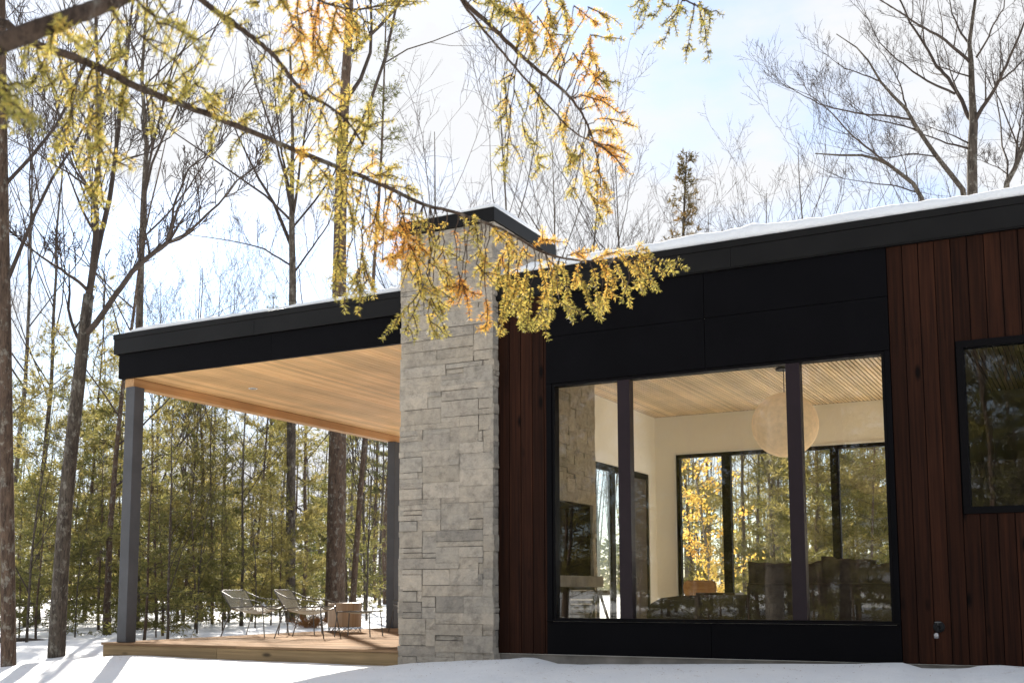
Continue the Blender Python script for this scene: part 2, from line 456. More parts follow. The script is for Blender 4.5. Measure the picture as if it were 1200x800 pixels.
ashlar(st, CY1 - CY0, CZT + .6, lambda u, v, d: (CX0 - d, CY1 - u, -.6 + v), seed=13)
ashlar(st, CX1 - CX0, 1.0, lambda u, v, d: (CX1 - u, CY1 + d, CZT - 1 + v), seed=14)
chim = st.build('chimney', M['stone'], H)
slab('core', M['mortar'], chim, [(CX0 + .012, CX1 - .012, CY0 + .012, CY1 - .012, -.6, CZT)], 0)
slab('chimney_cap', M['fascia'], chim, [(CX0 - .03, CX1 + .035, CY0 - .035, CY1 + .03, CZT + .002, CZT + .155)], .006)
slab('flashing', M['metal'], chim, [(CX1 + .026, CX1 + .034, YF + .06, CY1 + .03, ZT - .02, ZT + .12)], .001)

# ---- wood siding
def siding(mb, x0, x1, z0, z1, holes=()):
    x = x0; pitch = .140
    while x < x1 - .004:
        xe = min(x + pitch - .006, x1)
        dy = random.uniform(-.0012, .0012)
        spans = [(z0, z1)]
        for (hx0, hx1, hz0, hz1) in holes:
            if xe > hx0 and x < hx1:
                if x >= hx0 - .001 or xe <= hx1 + .001 or True:
                    spans = [(z0, hz0), (hz1, z1)]
                    if x < hx0 - .02:    # board cut at the opening edge
                        mb.box(x, hx0, YW + dy, YW + .02, hz0, hz1)
                    if xe > hx1 + .02:
                        mb.box(hx1, xe, YW + dy, YW + .02, hz0, hz1)
        for a, b in spans: mb.box(x, xe, YW + dy, YW + .02, a, b)
        x += pitch
W2 = (-1.010, .72, 1.315, 2.868)
sd = MB(); siding(sd, -5.70, -5.115, -.005, ZM - .014); sd.build('wall_cladding', M['siding'], H, bevel=.004)
sd = MB(); siding(sd, -1.578, XR, -.005, ZM - .014, [W2]); sd.build('wall_cladding', M['siding'], H, bevel=.004)
# wall body behind the cladding (openings left free)
bd = MB()
WX0, WX1, WZ0, WZ1 = -5.055, -1.625, .355, 2.84
for b in ((-5.70, WX0, -.01, ZS + .02), (WX1, W2[0] + .02, -.01, ZS + .02), (W2[1] - .02, XR, -.01, ZS + .02)):
    bd.box(b[0], b[1], YW + .022, YW + .17, b[2], b[3])
bd.box(WX0, WX1, YW + .022, YW + .17, -.01, WZ0); bd.box(WX0, WX1, YW + .022, YW + .17, WZ1, ZS + .02)
bd.box(W2[0] + .02, W2[1] - .02, YW + .022, YW + .17, -.01, W2[2] + .02); bd.box(W2[0] + .02, W2[1] - .02, YW + .022, YW + .17, W2[3] - .02, ZS + .02)
bd.build('wall', M['plaster'], H)
slab('wall_backing', M['black'], H, [(-5.70, -5.06, YW + .0203, YW + .0217, -.005, ZS + .02), (-1.62, W2[0] + .02, YW + .0203, YW + .0217, -.005, ZS + .02), (W2[0] + .02, W2[1] - .02, YW + .0203, YW + .0217, -.005, W2[2] + .02), (W2[0] + .02, W2[1] - .02, YW + .0203, YW + .0217, W2[3] - .02, ZS + .02), (W2[1] - .02, XR, YW + .0203, YW + .0217, -.005, ZS + .02), (-5.70, XR, YW + .0203, YW + .0217, ZS + .021, ZM - .015)], 0)
# black panels round the big window
PXM = -3.345
for b in ((-5.112, PXM - .003, 3.363, ZM - .016), (PXM + .003, -1.582, 3.363, ZM - .016), (-5.112, PXM - .003, 2.853, 3.357), (PXM + .003, -1.582, 2.853, 3.357),
          (-5.112, PXM - .003, -.003, .333), (PXM + .003, -1.582, -.003, .333)):
    sq = MB(); sq.box(b[0], b[1], YP, YP + .03, b[2], b[3])
    for zz in (b[2] + .035, b[3] - .035):
        for xx in np.linspace(b[0] + .035, b[1] - .035, 4):
            sq.lathe((0, 0, 0), [(.0, 0), (.006, 0), (.005, .002), (.001, .0025)], 8)
            sq.v[-32:] = [(xx + a, YP - .0004 - c, zz + e) for a, e, c in sq.v[-32:]]
    sq.build('wall_panel', M['black'], H)
slab('window_trim', M['black'], H, [(-5.112, -5.052, YP + .001, YP + .03, .34, 2.850)], .002)
slab('window_trim', M['black'], H, [(-1.63, -1.582, YP + .001, YP + .03, .34, 2.850)], .002)

def window(x0, x1, z0, z1, y, dep, fw, mulls=(), mw=.06, glassy=None, mm='mullion'):
    f = MB()
    f.box(x0, x1, y, y + dep, z0, z0 + fw); f.box(x0, x1, y, y + dep, z1 - fw, z1)
    f.box(x0, x0 + fw, y + .001, y + dep - .001, z0 + fw, z1 - fw); f.box(x1 - fw, x1, y + .001, y + dep - .001, z0 + fw, z1 - fw)
    w = f.build('window', M['frame'], H, bevel=.003)
    ed = [x0 + fw]
    for a, b in mulls:
        slab('mullion', M[mm], w, [(a, b, y + .004, y + dep - .004, z0 + fw, z1 - fw)], .003)
        ed += [a, b]
    ed += [x1 - fw]
    gy = y + dep * .45 if glassy is None else glassy
    for a, b in zip(ed[::2], ed[1::2]):
        slab('glass_pane', M['glass'], w, [(a, b, gy, gy + .024, z0 + fw, z1 - fw)], 0)
    return w
w1 = window(-5.050, -1.632, .340, 2.850, YP + .012, .12, .030, [(-4.30, -4.165), (-2.553, -2.417)])
slab('sill', M['frame'], w1, [(-5.112, -1.582, YP - .022, YP + .012, .337, .352)], .003)
window(W2[0], W2[1], W2[2], W2[3], YP - .006, .12, .062, [])

# hose tap on the wall
tp = MB(); tx, tz = -1.262, .325
tp.lathe((0, 0, 0), [(.0, 0), (.05, .0), (.05, .008), (.0, .008)], 20)
tp.v = [(tx + a, YW - .002 - c, tz + b) for a, b, c in tp.v]
tp.tube([(tx, YW, tz), (tx, YW - .07, tz), (tx, YW - .095, tz - .012), (tx, YW - .105, tz - .05)], [.014, .014, .014, .013], 10)
tap = tp.build('hose_tap', M['fascia'], H, smooth=True)
q = MB(); q.lathe((tx - .012, YW - .105, tz - .098), [(.016, 0), (.022, .004), (.024, .03), (.018, .045), (.013, .05)], 16); q.build('spout', M['metal'], tap, smooth=True)
q = MB(); q.lathe((tx, YW - .07, tz + .02), [(.004, -.01), (.004, .016), (.028, .018), (.028, .026), (.004, .028)], 14); q.build('handle', M['darkmetal'], tap, smooth=True)

# ---- interior shell
RX0, RX1, RY1 = -6.323, -1.30, 17.06
slab('interior_floor', M['floor'], H, [(-6.32 + i * .15, -6.32 + i * .15 + .148, 10.68, RY1 - .002, -.03, -.001) for i in range(34)] + [(-1.2 + i * .15, -1.2 + i * .15 + .148, 10.68, RY1 - .002, -.03, -.001) for i in range(54)], 0)
cl = MB(); x = -6.32
while x < XR - .1:
    cl.box(x, x + .040, YW + .175, RY1 - .002, ZS - .012, ZS + .016); x += .056
cl.build('ceiling', M['slat'], H)
def wall_open_x(name, x0, x1, y0, y1, z0, z1, op):
    q = MB(); (oy0, oy1, oz0, oz1) = op
    q.box(x0, x1, y0, oy0, z0, z1); q.box(x0, x1, oy1, y1, z0, z1); q.box(x0, x1, oy0, oy1, oz1, z1)
    return q.build(name, M['plaster'], H)
wall_open_x('interior_wall', -6.40, RX0, 13.32, RY1, -.02, ZS - .014, (14.45, 16.75, 0, 2.52))
bw = MB(); BX0, BX1, BZ1 = -5.985, -1.55, 2.855
bw.box(-6.40, BX0, RY1, RY1 + .14, -.02, ZS - .014); bw.box(BX1, RX1 + .05, RY1, RY1 + .14, -.02, ZS - .014)
bw.box(BX0, BX1, RY1, RY1 + .14, BZ1, ZS - .014); bw.box(BX0, BX1, RY1, RY1 + .14, -.02, .10)
bw.build('interior_wall', M['plaster'], H)
slab('interior_wall', M['plaster'], H, [(RX1, RX1 + .05, YW + .172, RY1 - .002, -.02, ZS - .014)], 0)
slab('interior_wall', M['olive'], H, [(RX1 + .051, RX1 + .1, YW + .172, RY1 - .002, -.02, ZS - .014)], 0)
slab('interior_wall', M['olive'], H, [(RX1 + .051, XR, RY1, RY1 + .14, -.02, ZS - .014)], 0)
slab('interior_wall', M['plaster'], H, [(XR - .1, XR, YW + .172, RY1 - .002, -.02, ZS - .014)], 0)
slab('exterior_wall', M['siding'], H, [(-6.42, -6.403, 12.0, 14.44, 0, ZS), (-6.42, -6.403, 16.76, RY1 + .14, 0, ZS), (-6.42, -6.403, 14.44, 16.76, 2.53, ZS), (-6.4, XR, RY1 + .142, RY1 + .16, 2.86, ZS + .3), (-6.42, BX0, RY1 + .142, RY1 + .16, -.02, 2.86), (BX1, XR, RY1 + .142, RY1 + .16, -.02, 2.86)], 0)
slab('window_casing', M['white'], H, [(BX0 - .012, BX0 + .012, RY1 - .016, RY1 - .001, .1, BZ1), (BX0 - .012, BX1, RY1 - .016, RY1 - .001, BZ1, BZ1 + .03)], .001)
window(BX0 + .012, BX1, .10, BZ1, RY1 + .02, .10, .058, [(-5.215, -5.075), (-3.512, -3.385)], mm='frame')
# glazed door to the porch, in the side wall (built along Y)
dr = MB()
for b in ((14.452, 16.748, .0, .08), (14.452, 16.748, 2.42, 2.518)): dr.box(-6.385, -6.335, b[0], b[1], b[2], b[3])
for a, b in ((14.452, 14.64), (15.20, 15.36), (16.66, 16.748)): dr.box(-6.384, -6.336, a, b, .08, 2.42)
door = dr.build('glass_door', M['frame'], H, bevel=.003)
slab('glass_pane', M['glass'], door, [(-6.37, -6.35, 14.64, 15.20, .08, 2.42)], 0)
slab('glass_pane', M['glass'], door, [(-6.37, -6.35, 15.36, 15.98, .08, 2.42)], 0)
slab('door_leaf', M['darkwood'], door, [(-6.38, -6.34, 15.982, 16.658, .08, 2.42)], .003)
# fireplace mass inside
fp = MB()
FX1, FY0, FY1 = -5.775, 11.94, 13.30
def fside(u, v, d): return (FX1 + d, FY0 + u, v)
for (u0, u1, v0, v1, sd_) in ((0, FY1 - FY0, 1.76, ZS - .02, 31), (1.26, FY1 - FY0, .84, 1.76, 33), (0, .12, .84, 1.76, 34)):
    ashlar(fp, u1 - u0, v1 - v0, lambda u, v, d, a=u0, b=v0: fside(a + u, b + v, d), seed=sd_)
ashlar(fp, .55, ZS - .02, lambda u, v, d: (FX1 - u, FY1 + d, v), seed=35)
fpo = fp.build('fireplace', M['stone'], H)
slab('core', M['mortar'], fpo, [(-6.30, FX1 - .012, FY0, FY1 - .012, 1.76, ZS - .02), (-6.30, FX1 - .4, FY0 + .02, FY1 - .02, .02, 1.758), (-6.30, FX1 - .012, FY1 - .1, FY1 - .012, .842, 1.758)], 0)
slab('firebox', M['soot'], fpo, [(-6.16, -6.14, FY0 + .1, FY1 - .12, .85, 1.75), (-6.14, FX1 - .02, FY0 + .1, FY0 + .115, .85, 1.75), (-6.14, FX1 - .02, FY1 - .135, FY1 - .12, .85, 1.75), (-6.14, FX1 - .02, FY0 + .115, FY1 - .135, 1.735, 1.75)], 0)
slab('hearth', M['concrete'], fpo, [(-6.16, FX1 + .10, FY0 + .02, FY1 + .02, .70, .838)], .006)

# ------------------------------------------------------------------ snow caps
def snowcap(name, x0, x1, y0, y1, z, h, label, seed, step=.06):
    rn = random.Random(seed); q = MB()
    n = int((x1 - x0) / step)
    prof = [(.0, .0), (-.012, .35), (.012, .8), (.06, 1.0), (.35, 1.05)]
    rows = []
    for i in range(n + 1):
        x = x0 + (x1 - x0) * i / n
        hh = h * max(.3, .92 + .30 * mnoise.noise((x * .5, seed, 0)) + .18 * mnoise.noise((x * 3, seed, 4)) + .1 * mnoise.noise((x * 9, seed, 4)))
        tap = min(1, (x - x0) / .35) * 0.8 + .2
        o = .028 * mnoise.noise((x * 1.6, seed, 7)) + .010 * mnoise.noise((x * 7, seed, 7))
        rows.append([(x, y0 + a + o, z + b * hh * tap) for a, b in prof] + [(x, y1, z + hh * tap), (x, y1, z)])
    k = len(rows[0])
    V = [p for r in rows for p in r]
    F = [(i * k + j, (i + 1) * k + j, (i + 1) * k + (j + 1) % k, i * k + (j + 1) % k) for i in range(n) for j in range(k)]
    F.append(tuple(range(k))); F.append(tuple(n * k + j for j in range(k))[::-1])
    q.add(V, F); o = q.build(name, M['snow'], smooth=True)
    return tag(o, label, 'snow', kind='stuff')
snowcap('roof_snow', XL + .03, CX0 - .04, YF + .05, YBACK - .1, ZT + .001, .085, 'thin layer of white snow along the porch roof edge', 3)
snowcap('roof_snow', CX1 + .04, XR - .02, YF + .012, YBACK - .1, ZT + .001, .135, 'thick strip of white snow along the main roof edge', 5)
snowcap('chimney_snow', CX0 - .02, CX1 + .02, CY0 - .02, CY1 + .01, CZT + .156, .055, 'thin white snow lying on the chimney cap', 8)

# ------------------------------------------------------------------ furniture inside
def cushion(mb, c, sx, sz, t, rz=0, tilt=0, seed=0, n=10):
    V = []; rn = random.Random(seed); ph = rn.uniform(0, 9)
    for side in (1, -1):
        for j in range(n + 1):
            for i in range(n + 1):
                u, v = i / n * 2 - 1, j / n * 2 - 1
                pinch = 1 - .10 * (1 - abs(u * v)) * (abs(u) ** 6 + abs(v) ** 6) * .6
                e = max(0, (1 - u ** 4) * (1 - v ** 4)) ** .5
                w = .012 * mnoise.noise((u * 2.2 + ph, v * 2.2, side))
                px, pz, py = u * sx / 2 * pinch, v * sz / 2 * pinch + .02 * mnoise.noise((u * 3, ph, 1)), side * (t / 2 * e + w * e)
                py, pz = py * math.cos(tilt) - pz * math.sin(tilt), py * math.sin(tilt) + pz * math.cos(tilt)
                px, py = px * math.cos(rz) - py * math.sin(rz), px * math.sin(rz) + py * math.cos(rz)
                V.append((c[0] + px, c[1] + py, c[2] + pz))
    k = n + 1; m = k * k; F = []
    for j in range(n):
        for i in range(n):
            a = j * k + i; F.append((a, a + 1, a + k + 1, a + k)[::-1]); F.append((m + a, m + a + 1, m + a + k + 1, m + a + k))
    border = [(0 * k + i) for i in range(n)] + [(j * k + n) for j in range(n)] + [(n * k + i) for i in range(n, 0, -1)] + [(j * k) for j in range(n, 0, -1)]
    for a, b in zip(border, border[1:] + border[:1]): F.append((a, b, b + m, a + m))
    mb.add(V, F)

sofa = empty('sofa', (-2.72, 12.55, 0), 0, 'dark brown sofa seen from behind through the big window', 'sofa')
def part(name, m, par, fn, **kw):
    q = MB(); fn(q); return q.build(name, M[m], par, **kw)
part('backrest', 'sofa', sofa, lambda q: q.box(-.86, .80, 0, .18, .12, .735), bevel=.05)
part('piping', 'cushion', sofa, lambda q: q.tube([(-.85, -.004, .728), (.79, -.004, .728)], .008, 6))
part('seat', 'sofa', sofa, lambda q: q.box(-.86, .80, .185, .95, .12, .44), bevel=.05)
for s in (-1.02, .805): part('arm', 'sofa', sofa, lambda q, s=s: q.box(s, s + .155, 0, .95, .12, .60), bevel=.04)
for a in (-.8, .74):
    for b in (.05, .88): part('leg', 'darkwood', sofa, lambda q, a=a, b=b: q.box(a, a + .05, b, b + .05, 0, .118), bevel=.003)
cspec = [(-3.33, .66, .46, .17, .72, 'square dark cushion with sharp corners on the sofa back'),
         (-2.88, .34, .34, .14, .80, 'small cushion peeking up between the larger sofa cushions'),
         (-2.50, .62, .50, .20, .74, 'large plump cushion in the middle of the sofa back'),
         (-2.08, .44, .42, .19, .72, 'rumpled cushion at the window jamb end of the sofa')]
for i, (cx, sx, sz, t, cz, lb) in enumerate(cspec):
    q = MB(); cushion(q, (0, 0, 0), sx, sz, t * 1.35, random.uniform(-.15, .15), -.12, i)
    o = q.build('cushion', M['cushion'], smooth=True); o.rotation_euler.y = [.03, -.2, .07, -.12][i]; o.location = (cx, 12.86, cz + .03 if i != 1 else cz); tag(o, lb, 'cushion', 'cushions along the sofa back')

low = empty('low_armchair', (-4.2, 12.6, 0), 0, 'low rounded olive brown daybed beside the sofa', 'daybed')
def lowback(q):
    pts = []
    prof = [(-.62, .40), (-.58, .50), (-.45, .565), (-.2, .595), (.2, .60), (.6, .60)]
    V = []; n = len(prof)
    for yy in (0, .04, .30, .34):
        sh = .03 if yy in (0, .34) else 0
        V += [(x, yy, z - sh) for x, z in prof] + [(.6, yy, .1), (-.62, yy, .1)]
    k = n + 2; F = []
    for r in range(3):
        for i in range(k): F.append((r * k + i, r * k + (i + 1) % k, (r + 1) * k + (i + 1) % k, (r + 1) * k + i))
    F.append(tuple(range(k))[::-1]); F.append(tuple(3 * k + i for i in range(k))); q.add(V, F)
part('backrest', 'sofa', low, lowback, smooth=False, bevel=.02)
part('seat', 'sofa', low, lambda q: q.box(-.6, .6, .345, 1.1, .1, .42), bevel=.05)
for a in (-.56, .5):
    for b in (.06, 1.0): part('leg', 'darkwood', low, lambda q, a=a, b=b: q.box(a, a + .05, b, b + .05, 0, .098), bevel=.003)

dc = empty('dining_chair', (-5.00, 15.2, 0), .1, 'light oak chair with curved wooden back beyond the daybed', 'chair')
def cback(q):
    n = 12; V = []; F = []
    for z, w in ((.55, .19), (.60, .225), (.70, .24), (.77, .225), (.80, .18)):
        for d in (0, .018):
            for i in range(n + 1):
                u = i / n * 2 - 1; V.append((u * w, -.06 * u * u + .06 + d, z))
    k = n + 1
    for r in range(4):
        for i in range(n):
            a = r * 2 * k + i; F.append((a, a + 1, a + 2 * k + 1, a + 2 * k)); b = a + k; F.append((b + 1, b, b + 2 * k, b + 2 * k + 1))
        for i in (0, n):
            a = r * 2 * k + i; F.append((a, a + k, a + 3 * k, a + 2 * k))
    for r in (0, 4):
        for i in range(n): a = r * 2 * k + i; F.append((a, a + 1, a + k + 1, a + k))
    q.add(V, F)
part('backrest', 'oak', dc, cback, smooth=True)
part('seat', 'oak', dc, lambda q: q.box(-.23, .23, .07, .50, .43, .455), bevel=.02)
for a in (-.2, .2):
    part('leg', 'oak', dc, lambda q, a=a: q.tube([(a, .06, .0), (a * .95, .09, .45), (a * .9, .07, .62)], .016, 8), smooth=True)
    part('leg', 'oak', dc, lambda q, a=a: q.tube([(a, .46, 0), (a * .95, .43, .43)], .016, 8), smooth=True)
tb = empty('side_table', (-4.52, 14.6, 0), 0, 'small dark side table standing before the oak chair', 'table')
part('table_top', 'darkwood', tb, lambda q: q.box(-.27, .27, -.22, .22, .585, .625), bevel=.004)
for a in (-.24, .2):
    for b in (-.19, .15): part('leg', 'darkwood', tb, lambda q, a=a, b=b: q.box(a, a + .035, b, b + .035, 0, .583), bevel=.002)

lamp = empty('pendant_lamp', (-3.42, 13.98, ZS - .013), 0, 'big round paper globe lamp hanging from the slatted ceiling', 'lamp')
part('canopy', 'frame', lamp, lambda q: q.lathe((0, 0, -.03), [(.0, 0), (.10, 0), (.10, .029), (.0, .029)], 24))
part('cord', 'frame', lamp, lambda q: q.tube([(0, 0, -.03), (0, 0, -.33)], .006, 8))
def globe(q):
    pr = []
    for i in range(33):
        th = PI * i / 32; pr.append((max(.012, .42 * math.sin(th)) * (1 + .004 * math.sin(i * 3.1)), -.74 - .415 * math.cos(th)))
    q.lathe((0, 0, 0), pr, 48)
part('lamp_shade', 'paper', lamp, globe, smooth=True)

trs = empty('wooden_trestle', (-5.42, 12.55, 0), .3, 'three legged wooden stand by the stone hearth behind the first pane', 'stand')
part('top', 'trestle', trs, lambda q: q.box(-.13, .13, -.13, .13, .60, .66), bevel=.004)
for k in range(3):
    a = k * 2.1 + .6
    part('leg', 'trestle', trs, lambda q, a=a: q.tube([(.03 * math.cos(a), .03 * math.sin(a), .6), (.24 * math.cos(a), .24 * math.sin(a), 0)], .018, 8), smooth=True)

wr = empty('wardrobe', (-.55, 13.0, 0), 0, 'tall dark cabinet in the dim room behind the small window', 'cabinet')
part('body', 'darkwood', wr, lambda q: q.box(-.65, 2.2, .025, .6, 0, 2.05), bevel=.004)
for i in range(4): part('door', 'darkwood', wr, lambda q, i=i: q.box(-.645 + i * .71, -.645 + i * .71 + .70, 0, .023, .05, 2.03), bevel=.003)

# ------------------------------------------------------------------ porch furniture
def wire_grid(q, fn, nu, nv, r=.0018):
    for i in range(nu + 1):
        q.tube([fn(i / nu, j / 8) for j in range(9)], r, 4, cap=False)
    for j in range(nv + 1):
        q.tube([fn(i / 8, j / nv) for i in range(9)], r, 4, cap=False)
def make_chair():
    r = empty('wire_chair', (0, 0, 0))
    W = .31
    def seat(u, v):      # v: back (0) to front (1)
        x = (u * 2 - 1) * W; return np.array([x, -.25 + v * .52, .37 + .05 * (abs(u * 2 - 1) ** 2.5) + .025 * v - .06 * math.sin(PI * v) * (1 - abs(u * 2 - 1) ** 2)])
    def back(u, v):
        x = (u * 2 - 1) * (W + .03 * v); return np.array([x, -.26 - .16 * v - .04 * (1 - (u * 2 - 1) ** 2) * v, .40 + .27 * v])
    part('seat', 'wire', r, lambda q: wire_grid(q, seat, 34, 30))
    part('backrest', 'wire', r, lambda q: wire_grid(q, back, 34, 18))
    def frame(q):
        q.tube([back(0, 0), back(0, 1), back(.15, 1.02), back(.5, 1.02), back(.85, 1.02), back(1, 1), back(1, 0)], .008, 6)
        for e in (0, 1): q.tube([back(e, .1), seat(e, 0), seat(e, .5), seat(e, 1)], .009, 6)
        q.tube([seat(i / 10, 1) for i in range(11)], .009, 6); q.tube([seat(i / 10, 0) for i in range(11)], .009, 6)
    part('frame', 'darkmetal', r, frame, smooth=True)
    for s in (-1, 1):
        part('arm', 'darkmetal', r, lambda q, s=s: q.tube([back(.5 + .5 * s, .95), (s * .37, -.20, .56), (s * .37, .12, .53), (s * .36, .25, .50), (s * W, .27, .42)], .0075, 6), smooth=True)
        part('leg', 'darkmetal', r, lambda q, s=s: q.tube([(s * W, .26, .42), (s * (W + .05), .33, .0)], .0085, 6), smooth=True)
        part('leg', 'darkmetal', r, lambda q, s=s: q.tube([(s * W, -.26, .42), (s * (W + .04), -.40, .0)], .0085, 6), smooth=True)
    return r
ch = make_chair()
chairs = [(-11.12, 12.95, R(-80), 'grey wire mesh chair nearest the corner post of the deck'),
          (-9.98, 12.75, R(-72), 'grey wire mesh chair directly before the round planter'),
          (-9.75, 15.2, R(150), 'grey wire mesh chair at the back of the deck beside the chimney')]
for i, (x, y, a, lb) in enumerate(chairs):
    o = ch if i == 0 else copy_tree(ch)
    o.location = (x, y, .002); o.rotation_euler.z = a; tag(o, lb, 'chair', 'wire chairs on the deck')
def make_stool():
    r = empty('mesh_footstool', (0, 0, 0))
    part('seat', 'wire', r, lambda q: wire_grid(q, lambda u, v: np.array([(u - .5) * .5, (v - .5) * .42, .36 - .03 * math.sin(PI * u) * math.sin(PI * v)]), 24, 20))
    part('frame', 'darkmetal', r, lambda q: q.tube([(-.25, -.21, .36), (.25, -.21, .36), (.25, .21, .36), (-.25, .21, .36), (-.25, -.21, .36)], .009, 6))
    for a in (-1, 1):
        for b in (-1, 1): part('leg', 'darkmetal', r, lambda q, a=a, b=b: q.tube([(a * .25, b * .21, .36), (a * .28, b * .23, 0)], .009, 6))
    return r
sto = make_stool()
for i, (x, y, a, lb) in enumerate([(-10.95, 13.75, .4, 'low wire mesh footstool between the two front wire chairs'), (-9.6, 13.4, .2, 'low wire mesh footstool in front of the planter near the chimney')]):
    o = sto if i == 0 else copy_tree(sto)
    o.location = (x, y, .002); o.rotation_euler.z = a; tag(o, lb, 'footstool', 'wire footstools on the deck')
pl = empty('wooden_planter', (-10.85, 14.75, .002), 0, 'round wooden slat planter on a wire base on the deck', 'planter')
def staves(q):
    q.lathe((0, 0, 0), [(.255, .085), (.268, .092), (.272, .11), (.272, .45), (.268, .468), (.258, .472), (.25, .465), (.25, .38)], 40)
part('barrel', 'planter', pl, staves, smooth=True)
part('soil', 'soot', pl, lambda q: q.lathe((0, 0, .40), [(0, .0), (.249, 0), (.249, .02), (0, .03)], 20))
def wbase(q):
    n = 16
    for k in range(n):
        a0, a1 = 2 * PI * k / n, 2 * PI * (k + 1) / n
        q.tube([(.27 * math.cos(a0), .27 * math.sin(a0), .0), (.26 * math.cos(a1), .26 * math.sin(a1), .088)], .004, 4)
        q.tube([(.26 * math.cos(a0), .26 * math.sin(a0), .088), (.27 * math.cos(a1), .27 * math.sin(a1), .0)], .004, 4)
part('wire_base', 'darkmetal', pl, wbase)

# ------------------------------------------------------------------ trees
Z = np.array([0, 0, 1.0])
def unit(v):
    return v / (math.sqrt(v @ v) or 1e-9)
def rvec(rn):
    return np.array([rn.gauss(0, 1), rn.gauss(0, 1), rn.gauss(0, 1)])
def path(p, d, L, n, wig, up, rn):
    pts = [p]; d = unit(d); st = L / n
    for i in range(n):
        d = unit(d + rvec(rn) * wig + Z * up); p = p + d * st; pts.append(p)
    return pts
def plen(pts):
    return sum(math.sqrt((b - a) @ (b - a)) for a, b in zip(pts, pts[1:]))
def sample(pts, t):
    x = t * (len(pts) - 1); i = min(int(x), len(pts) - 2); f = x - i
    return pts[i] * (1 - f) + pts[i + 1] * f, unit(pts[i + 1] - pts[i])
def perp(d, rn):
    while True:
        q = rvec(rn); q = q - d * (q @ d)
        if q @ q > .05: return unit(q)
CFG = dict(n=[0, 9, 7, 5], ratio=[0, .50, .42, .40], ang=[0, .75, .75, .8], wig=[.05, .10, .13, .16], up=[.0, .10, .06, .05], seg=[8, 6, 5, 3], rmin=.0035, t0=[0, .25, .2, .15], rk=.5)
def sprout(mb, pts, r0, r1, lv, rn, C, maxlv=3):
    """side branches on a limb; lv is the level of the children"""
    if lv > maxlv: return
    L = plen(pts); n = C['n'][lv]; n = max(1, int(n * rn.uniform(.75, 1.25)))
    for k in range(n):
        t = C['t0'][lv] + (1 - C['t0'][lv]) * (k + rn.random()) / n; t = min(t, .98)
        p, d = sample(pts, t); r = r0 + (r1 - r0) * t
        a = C['ang'][lv] * rn.uniform(.7, 1.25)
        q = perp(d, rn)
        if lv <= 2 and q[2] < -.3: q = -q
        dd = unit(d * math.cos(a) + q * math.sin(a))
        ll = L * C['ratio'][lv] * (1.15 - .65 * t) * rn.uniform(.6, 1.2)
        rr = max(C['rmin'], r * C['rk'] * rn.uniform(.8, 1.1))
        pp = path(p, dd, ll, C['seg'][lv], C['wig'][lv], C['up'][lv], rn); re = max(C['rmin'] * .8, rr * .25)
        ns = len(pp)
        if lv >= 2:
            for _ in range(2):
                ta = pp[-1] - pp[-2]; tl = ll * rn.uniform(.25, .5); td = unit(unit(ta) + rvec(rn) * .28)
                tt_ = path(pp[-1], td, tl, 3, .1, .02, rn); mb.tube(tt_, [re, re * .9, re * .75, re * .5], 3, cap=False)
        mb.tube(pp, [rr + (re - rr) * i / (ns - 1) for i in range(ns)], 4 if lv < 2 else 3, cap=False)
        sprout(mb, pp, rr, re, lv + 1, rn, C, maxlv)

def bare_tree_proto(name, h, r, seed, C=None, fork=0, bk='bark', lean=.03, clear=.3):
    rn = random.Random(seed); C = dict(CFG, **(C or {}))
    root = empty(name, (0, 0, 0)); tr = MB(); cr_ = MB()
    base = path(np.array([0, 0, -.4]), np.array([rn.uniform(-lean, lean), rn.uniform(-lean, lean), 1]), h, 14, .035, .01, rn)
    n = len(base); rad = [r * (1 - .88 * (i / (n - 1)) ** .9) for i in range(n)]; rad[0] *= 1.35; rad[1] *= 1.05
    tr.tube(base, rad, 9)
    limbs = [(base, r, r * .12)]
    for k in range(fork):
        i = int(n * rn.uniform(.25, .5)); d = unit(base[i + 1] - base[i]); a = rn.uniform(.35, .6)
        q = perp(d, rn); L = (h * (1 - i / n)) * rn.uniform(.6, .9)
        pp = path(base[i], unit(d * math.cos(a) + q * math.sin(a)), L, 9, .06, .09, rn); r0 = rad[i] * .7
        cr_.tube(pp, [r0 * (1 - .85 * j / 9) for j in range(10)], 6); limbs.append((pp, r0, r0 * .15))
    for pp, a, b in limbs:
        Ck = dict(C); Ck['t0'] = [0, clear if pp is base else .15, C['t0'][2], C['t0'][3]]
        sprout(cr_, pp, a, b, 1, rn, Ck)
    tr.build('trunk', M[bk], root, smooth=True); cr_.build('crown', M['twig'], root, smooth=True)
    return root

def needle_tuft(q, p, d, n, ln, w, rn, spread=.9, a=.5):
    for k in range(n):
        v = unit(d * rn.uniform(.2, 1.0) + rvec(rn) * spread * .6); s = unit(np.cross(v, rvec(rn))) * w * .5
        L = ln * rn.uniform(.7, 1.2); m = p + v * L * .45
        q.add([p, m + s, p + v * L, m - s], [(0, 1, 2, 3)], a)

